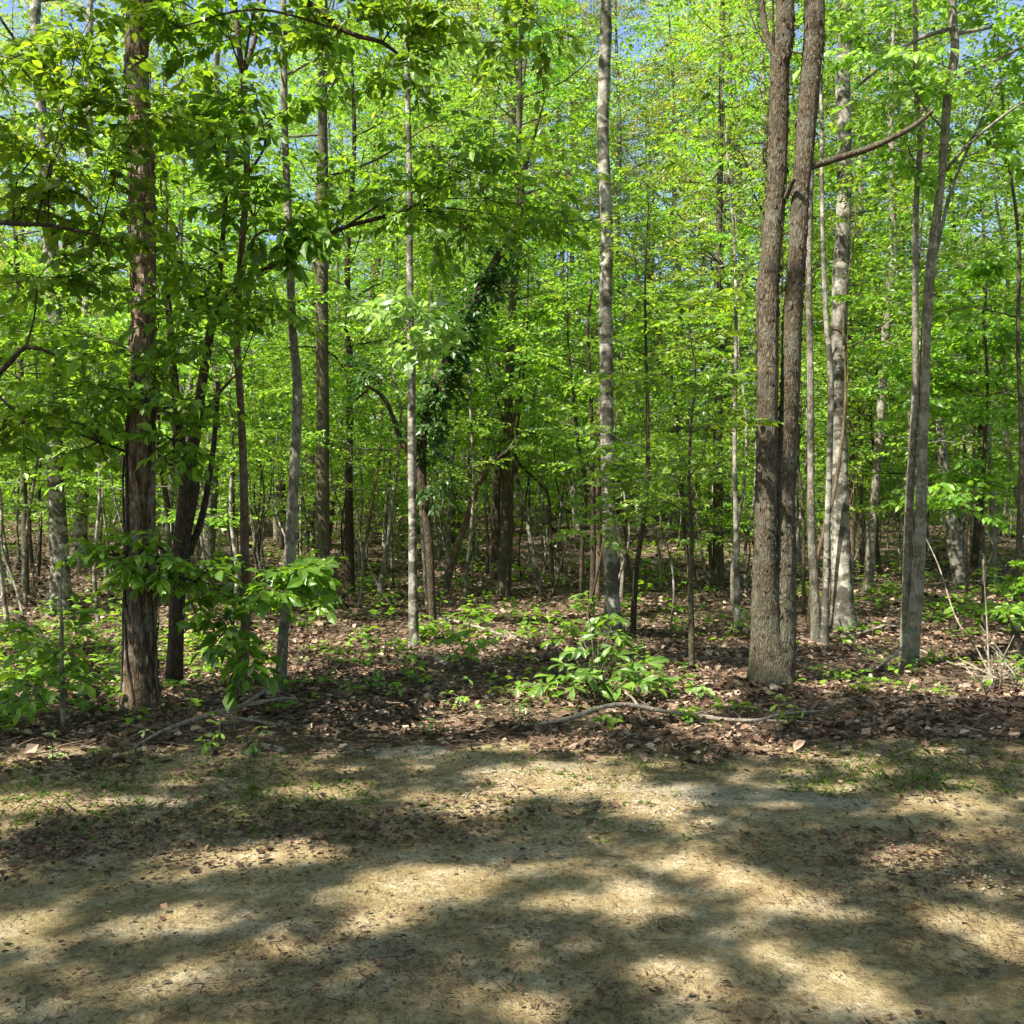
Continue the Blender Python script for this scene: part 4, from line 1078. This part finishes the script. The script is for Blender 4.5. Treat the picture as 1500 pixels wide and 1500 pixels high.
for px0, px1, py0, py1, n in ((0, 520, 1115, 1225, 110), (1180, 1500, 1095, 1165, 95), (640, 1080, 1120, 1160, 12), (-100, 120, 1090, 1240, 16), (380, 520, 1170, 1240, 6)):
    for q in range(n): centres.append(G(r.uniform(px0, px1), r.uniform(py0, py1)))
for c in centres:
    n = int(r.integers(4, 16)); a = r.uniform(0, 6.28, n)
    pos = c + np.stack([r.normal(0, .09, n), r.normal(0, .09, n), np.full(n, .014)], 1)
    ax = np.stack([np.cos(a) * .6, np.sin(a) * .6, r.uniform(.5, 1.2, n)], 1)
    leaves(g, pos, ax, np.stack([np.cos(a), np.sin(a), np.full(n, .6)], 1) * -1 + 1e-3, r.uniform(.015, .08, n), DIAMOND, width=.05)
for q in range(620):
    c = G(*[(r.uniform(0, 560), r.uniform(1110, 1240)), (r.uniform(1150, 1500), r.uniform(1092, 1175)), (r.uniform(600, 1100), r.uniform(1100, 1240))][int(r.choice(3, p=[.5, .35, .15]))])
    n = int(r.integers(3, 9)); a = r.uniform(0, 6.28, n)
    leaves(g, c + np.stack([r.normal(0, .02, n), r.normal(0, .02, n), r.uniform(.005, .03, n)], 1), np.stack([np.cos(a), np.sin(a), r.uniform(0, .7, n)], 1), np.array([[0, 0, 1.0]]) + r.normal(0, .3, (n, 3)), r.uniform(.015, .045, n), OVATE)
tag(link("grass", g.mesh("grass", [M["grass"]], smooth=False)), kind="stuff")

g = Geo()
def seedlings(g, x, y, nl, size, hmax):
    for a, b in zip(x, y):
        k = int(r.integers(*nl)); h = r.uniform(.03, hmax)
        base = np.array([a, b, float(gz(a, b))])
        az = r.uniform(0, 6.28, k)
        pos = base + np.stack([np.cos(az) * .04, np.sin(az) * .04, h * r.uniform(.5, 1, k)], 1)
        ax = np.stack([np.cos(az), np.sin(az), r.uniform(-.3, .3, k)], 1)
        leaves(g, pos, ax, np.array([[0, 0, 1.0]]) + r.normal(0, .3, (k, 3)), size * r.uniform(.6, 1.2, k), OVATE, width=1.2)
        twig_wood(g, base[None], (base + np.array([0, 0, h]))[None], .0025)
x, y = scatter(620, 7.3, 13); keep = np.array([mnoise.noise(Vector((a * .6, b * .6, 0))) for a, b in zip(x, y)]) - .12 * (x > 1.5) > -.12
seedlings(g, x[keep], y[keep], (3, 9), .085, .22)
x, y = scatter(1250, 12, 30); keep = np.array([mnoise.noise(Vector((a * .4, b * .4, 5))) for a, b in zip(x, y)]) > -.05
seedlings(g, x[keep], y[keep], (5, 13), .12, .45)
x = r.uniform(-7, -2.9, 330); y = r.uniform(7.3, 12, 330); seedlings(g, x, y, (4, 10), .10, .35)
tag(link("ground_cover", g.mesh("ground_cover", [M["leaf_mid"]], smooth=False)), kind="stuff")

# ------------------------------------------------------------------ shrub with big fingered leaves, small plants
def palmate_plant(name, label, base, tips, size, mat="leaf_mid", cat="shrub", seed=1, fingers=5, group=None, stem="stem", reps=2):
    r = np.random.default_rng(seed)
    st, lf = Geo(), Geo()
    for tip in tips:
        tip = np.asarray(tip, float)
        mid = base * .45 + tip * .55 + np.array([0, 0, .12 * np.linalg.norm(tip - base)]) + r.normal(0, .02, 3)
        pp, rr = smooth_path([base, mid, tip], [.008, .005, .003], .05); tube(st, pp, rr, 5)
        out = nrm(np.array([tip[0] - base[0], tip[1] - base[1], 0]) + r.normal(0, .15, 3))
        a0 = math.atan2(out[1], out[0])
        for rep in range(reps):
            fa = a0 + np.linspace(-1.5, 1.5, fingers) + r.normal(0, .15, fingers) + rep * .5
            hub = tip - out * .10 * rep + np.array([0, 0, .04 * rep])
            ax = np.stack([np.cos(fa), np.sin(fa), r.uniform(-.9, .3, fingers)], 1)
            sz = size * (1 - .28 * np.abs(np.linspace(-1, 1, fingers))) * r.uniform(.6, 1.15, fingers)
            leaves(lf, np.repeat(hub[None], fingers, 0), ax, np.array([[0, 0, 1.0]]) + r.normal(0, .38, (fingers, 3)) - .25 * np.array([[0, 1.0, 0]]), sz, OBOV, width=1.0)
    root = empty(name, base, label, cat, group)
    link(stem, st.mesh(stem, [M["bark_olive"]], base), root)
    link("leaves", lf.mesh("leaves", [M[mat]], base, smooth=False), root)
    return root

base = G(875, 1032)
tips = [P(px, py - 14, base[1] + dz + .35) for px, py, dz in ((812, 950, 0), (838, 935, .2), (876, 930, .3), (905, 945, -.2), (870, 965, -.3), (925, 965, -.1), (948, 985, -.2), (970, 1008, -.3), (915, 995, -.4), (850, 990, -.4), (812, 1005, -.3), (792, 1018, -.2), (840, 1020, -.5), (885, 1015, -.5), (940, 1010, -.45), (852, 893, .5), (900, 920, .2), (776, 1022, 0), (890, 975, -.3), (930, 1000, -.4), (860, 1000, -.5), (835, 965, -.1), (910, 1020, -.5), (955, 1018, -.3), (825, 1025, -.3))]
palmate_plant("broadleaf_shrub", "bright green low shrub with big drooping fingered leaves behind the fallen branch", base, tips, .185, "leaf_shrub", seed=63, reps=2)
base = G(690, 985)
palmate_plant("broadleaf_seedling", "small dark green fingered shrub on the litter before the whitish tree", base, [P(px, py, base[1] + dz) for px, py, dz in ((650, 935, 0), (672, 930, .1), (695, 945, -.1), (712, 940, .1), (690, 960, -.2), (668, 955, -.2))], .16, "leaf_mid", "shrub", 62)

small = [("three-leaved green seedling under the grey fallen branch", 318, 1108, .11, 4), ("green seedling with broad leaves beside the cut log end", 372, 1108, .09, 3), ("single upright pale leaf sprout at the litter edge below the low sapling", 80, 1118, .07, 2),
         ("pale heart-leaved sprout near the tip of the grey fallen branch", 146, 1116, .07, 2), ("yellow-green two-leaved sprout beside the tip of the grey fallen branch", 210, 1112, .07, 2),
         ("yellow-green sprig with an old brown leaf on the track border", 635, 1084, .10, 3), ("bright green seedling in the sunlit litter in the middle", 680, 1045, .10, 4), ("pale green low sprout in front of the fallen branch tip", 755, 1055, .10, 4),
         ("light green sprig at the foot of the twisting slim tree", 1330, 985, .09, 3), ("green shoot beside the long fallen branch past the twin trunks", 1163, 1066, .11, 4), ("leafy sprig beside the thin grey-green sapling", 1025, 1030, .12, 4),
         ("dark green seedling on the shaded litter between the branches", 540, 1010, .12, 4), ("seedling with spreading leaves behind the pale log piece", 575, 1030, .11, 3), ("yellow-green tuft of leaves beside the lichen-grey tree", 1255, 960, .10, 3),
         ("fern-like pale frond in the sun behind the fused twin trunks", 1085, 935, .16, 6), ("bright three-leaf sprig in the light by the dark grey trunk", 462, 895, .14, 4), ("lone green leaf lying at the near edge of the track", 10, 1436, .05, 1)]
for q, (lab, px, py, sz, nt) in enumerate(small):
    r2 = np.random.default_rng(300 + q)
    b = G(px, py); sc = sz
    tips = [b + np.array([r2.normal(0, sc * .6), r2.normal(0, sc * .6), (sc * r2.uniform(.6, 1.5)) if nt > 1 else .012]) for _ in range(nt)]
    palmate_plant("seedling", lab, b, tips, sz * .9, "leaf_pale" if q % 3 else "leaf_spring", "plant", 300 + q, 3, "seedlings on the forest floor")

# ------------------------------------------------------------------ fallen branches, brush, log
def fallen(name, label, lines, mat="dead_wood", cat="branch", group="fallen branches", seed=1):
    """lines: pixel polylines (px, py, width px, height above the ground of that point)."""
    r = np.random.default_rng(seed)
    g = Geo(); first = None
    for ln in lines:
        pts, rad = [], []
        for (px, py, w, hh) in ln:
            # the point stands hh metres above the ground seen at this pixel
            d = np.linspace(3, 40, 3701); z = CAM_H - (py - 750) / F * d
            kx = int(np.argmax(z - hh <= gz((px - 750) / F * d, d))); p = P(px, py, d[kx]); p[2] += w * .4 / F * d[kx]
            pts.append(p); rad.append(max(.0025, w * .5 / F * d[kx]))
        if first is None: first = np.array(pts[0])
        pp, rr = smooth_path(pts, rad, .05); tube(g, pp, rr, 9, .14, seed=seed)
        if cat == "branch" and ln is lines[0]:
            for w in range(7):
                k_ = int(r.integers(len(pp) // 6, len(pp) - 2)); b_ = r.uniform(0, 6.28); l_ = r.uniform(.05, .3)
                e_ = pp[k_] + np.array([math.cos(b_) * l_, math.sin(b_) * l_ * .6, r.uniform(-.02, .10)])
                m_ = (pp[k_] + e_) / 2 + r.normal(0, .02, 3)
                tp, tr_ = smooth_path([pp[k_], m_, e_], [rr[k_] * .5, rr[k_] * .35, .0022], .04); tube(g, tp, tr_, 5)
    o = link(name, g.mesh(name, [M[mat]], first), loc=first)
    return tag(o, label, cat, group)
fallen("fallen_branch", "long pale fallen branch lying along the litter in front of the fingered shrub",
       [[(745, 1065, 4, .01), (800, 1062, 6, .03), (850, 1050, 7, .06), (866, 1043, 7.6, .08), (880, 1039, 7, .10), (915, 1035, 7.5, .11), (970, 1044, 6.5, .07), (1010, 1050, 7, .05), (1060, 1056, 6, .05), (1110, 1057, 5.5, .05), (1150, 1047, 4, .06), (1210, 1042, 3, .05)],
        [(870, 1052, 4, .03), (862, 1062, 3, .0)], [(935, 1037, 5, .09), (925, 1022, 3, .13), (915, 1016, 2, .15)], [(1110, 1057, 5, .04), (1150, 1058, 4, .04), (1200, 1060, 3, .03)]], seed=71)
fallen("fallen_branch", "grey forked dead branch arching over the litter below the shaggy tree",
       [[(192, 1100, 4, .0), (230, 1078, 6, .04), (275, 1060, 7, .07), (318, 1047, 7, .10), (360, 1035, 6, .12), (410, 1025, 4, .12), (436, 1025, 3, .1)],
        [(322, 1047, 5, .1), (360, 1055, 4, .06), (412, 1064, 4, .02)], [(323, 1049, 3, .09), (321, 1078, 3, .0)], [(350, 1037, 5, .12), (385, 1015, 4, .2), (408, 985, 3, .3), (415, 950, 2, .45)], [(230, 1086, 3, .0), (300, 1068, 3, .02), (380, 1050, 2, .05)]], seed=72)
fallen("fallen_branch", "thin twiggy branch at the litter edge right below the long pale branch", [[(880, 1095, 3, 0), (930, 1088, 4, .01), (985, 1085, 3, .02), (1030, 1081, 2, .02)], [(960, 1086, 2, .01), (1000, 1076, 2, .02)]], seed=73)
fallen("log_piece", "short pale broken log piece on the litter before the whitish tree", [[(635, 967, 9, .01), (648, 975, 10, .01), (662, 983, 9, .01)]], "bark_pale", "log", None, 74)
fallen("log_piece", "short brown cut log end lying at the track border below the forked dead branch", [[(384, 1096, 9, .0), (400, 1100, 10, .0), (416, 1104, 9, .0)], ], "dead_wood", "log", None, 75)
fallen("fallen_branch", "pale bare stick leaning low beside the foot of the lichen-grey tree", [[(1215, 938, 4, .02), (1260, 930, 5, .04), (1300, 918, 4, .06), (1330, 925, 2, .03)], [(1238, 935, 3, .03), (1228, 905, 3, .25)]], seed=76)
fallen("fallen_branch", "pale broken stick propped against the foot of the twisting slim tree", [[(1280, 985, 5, .0), (1300, 970, 5, .08), (1322, 950, 4, .2)], [(1277, 1003, 6, 0), (1275, 990, 6, .08)]], seed=77)
fallen("fallen_branch", "dead stick lying in the brown leaves behind the small fingered shrub", [[(640, 908, 4, .02), (680, 915, 5, .04), (730, 930, 4, .05), (775, 943, 3, .03)], [(560, 962, 3, .01), (610, 955, 4, .02), (640, 960, 3, .0)]], seed=78)
fallen("fallen_branch", "thin pale dead stick slanting over the low leaves beside the short sapling", [[(55, 935, 4, .1), (35, 915, 4, .35), (15, 895, 3, .5)], [(55, 935, 3, .1), (50, 965, 3, .1), (35, 995, 2, .05)]], seed=79)
lines = []
r3 = np.random.default_rng(80)
bx, by = 1455, 1008
for q in range(13):
    a = r3.uniform(-1.4, 1.3); L = r3.uniform(25, 105); x0_ = bx + r3.normal(0, 22); y0_ = by + r3.normal(0, 10)
    ex, ey = x0_ + math.sin(a) * L, y0_ - math.cos(a) * L; h1 = (y0_ - ey) / F * 9.3
    mx, my = x0_ + (ex - x0_) * .5 + r3.normal(0, 9), y0_ + (ey - y0_) * .5 + r3.normal(0, 6)
    lines.append([(x0_, y0_, 3, 0), (mx, my, 2.2, h1 * .5), (ex, ey, 1.4, h1)])
    for w in range(2):
        b_ = a + r3.uniform(-1, 1); l_ = L * r3.uniform(.25, .5); fx, fy = mx + math.sin(b_) * l_, my - math.cos(b_) * l_
        lines.append([(mx, my, 1.8, h1 * .5), (fx, fy, 1.1, max(0, h1 * .5 + (my - fy) / F * 9.3))])
lines += [[(1455, 1000, 3, .0), (1430, 950, 2.6, .3), (1400, 905, 2.2, .6), (1375, 830, 1.8, 1.0), (1352, 780, 1.4, 1.3)], [(1450, 1010, 3, 0), (1445, 900, 2.2, .65), (1440, 820, 1.6, 1.15)], [(1340, 950, 3, .05), (1400, 975, 3, .05), (1450, 985, 3, .08)]]
fallen("dead_brush", "clump of bare pale dead twigs in the sunlit litter near the frame's edge", lines, "dead_wood", "brush", None, 81)
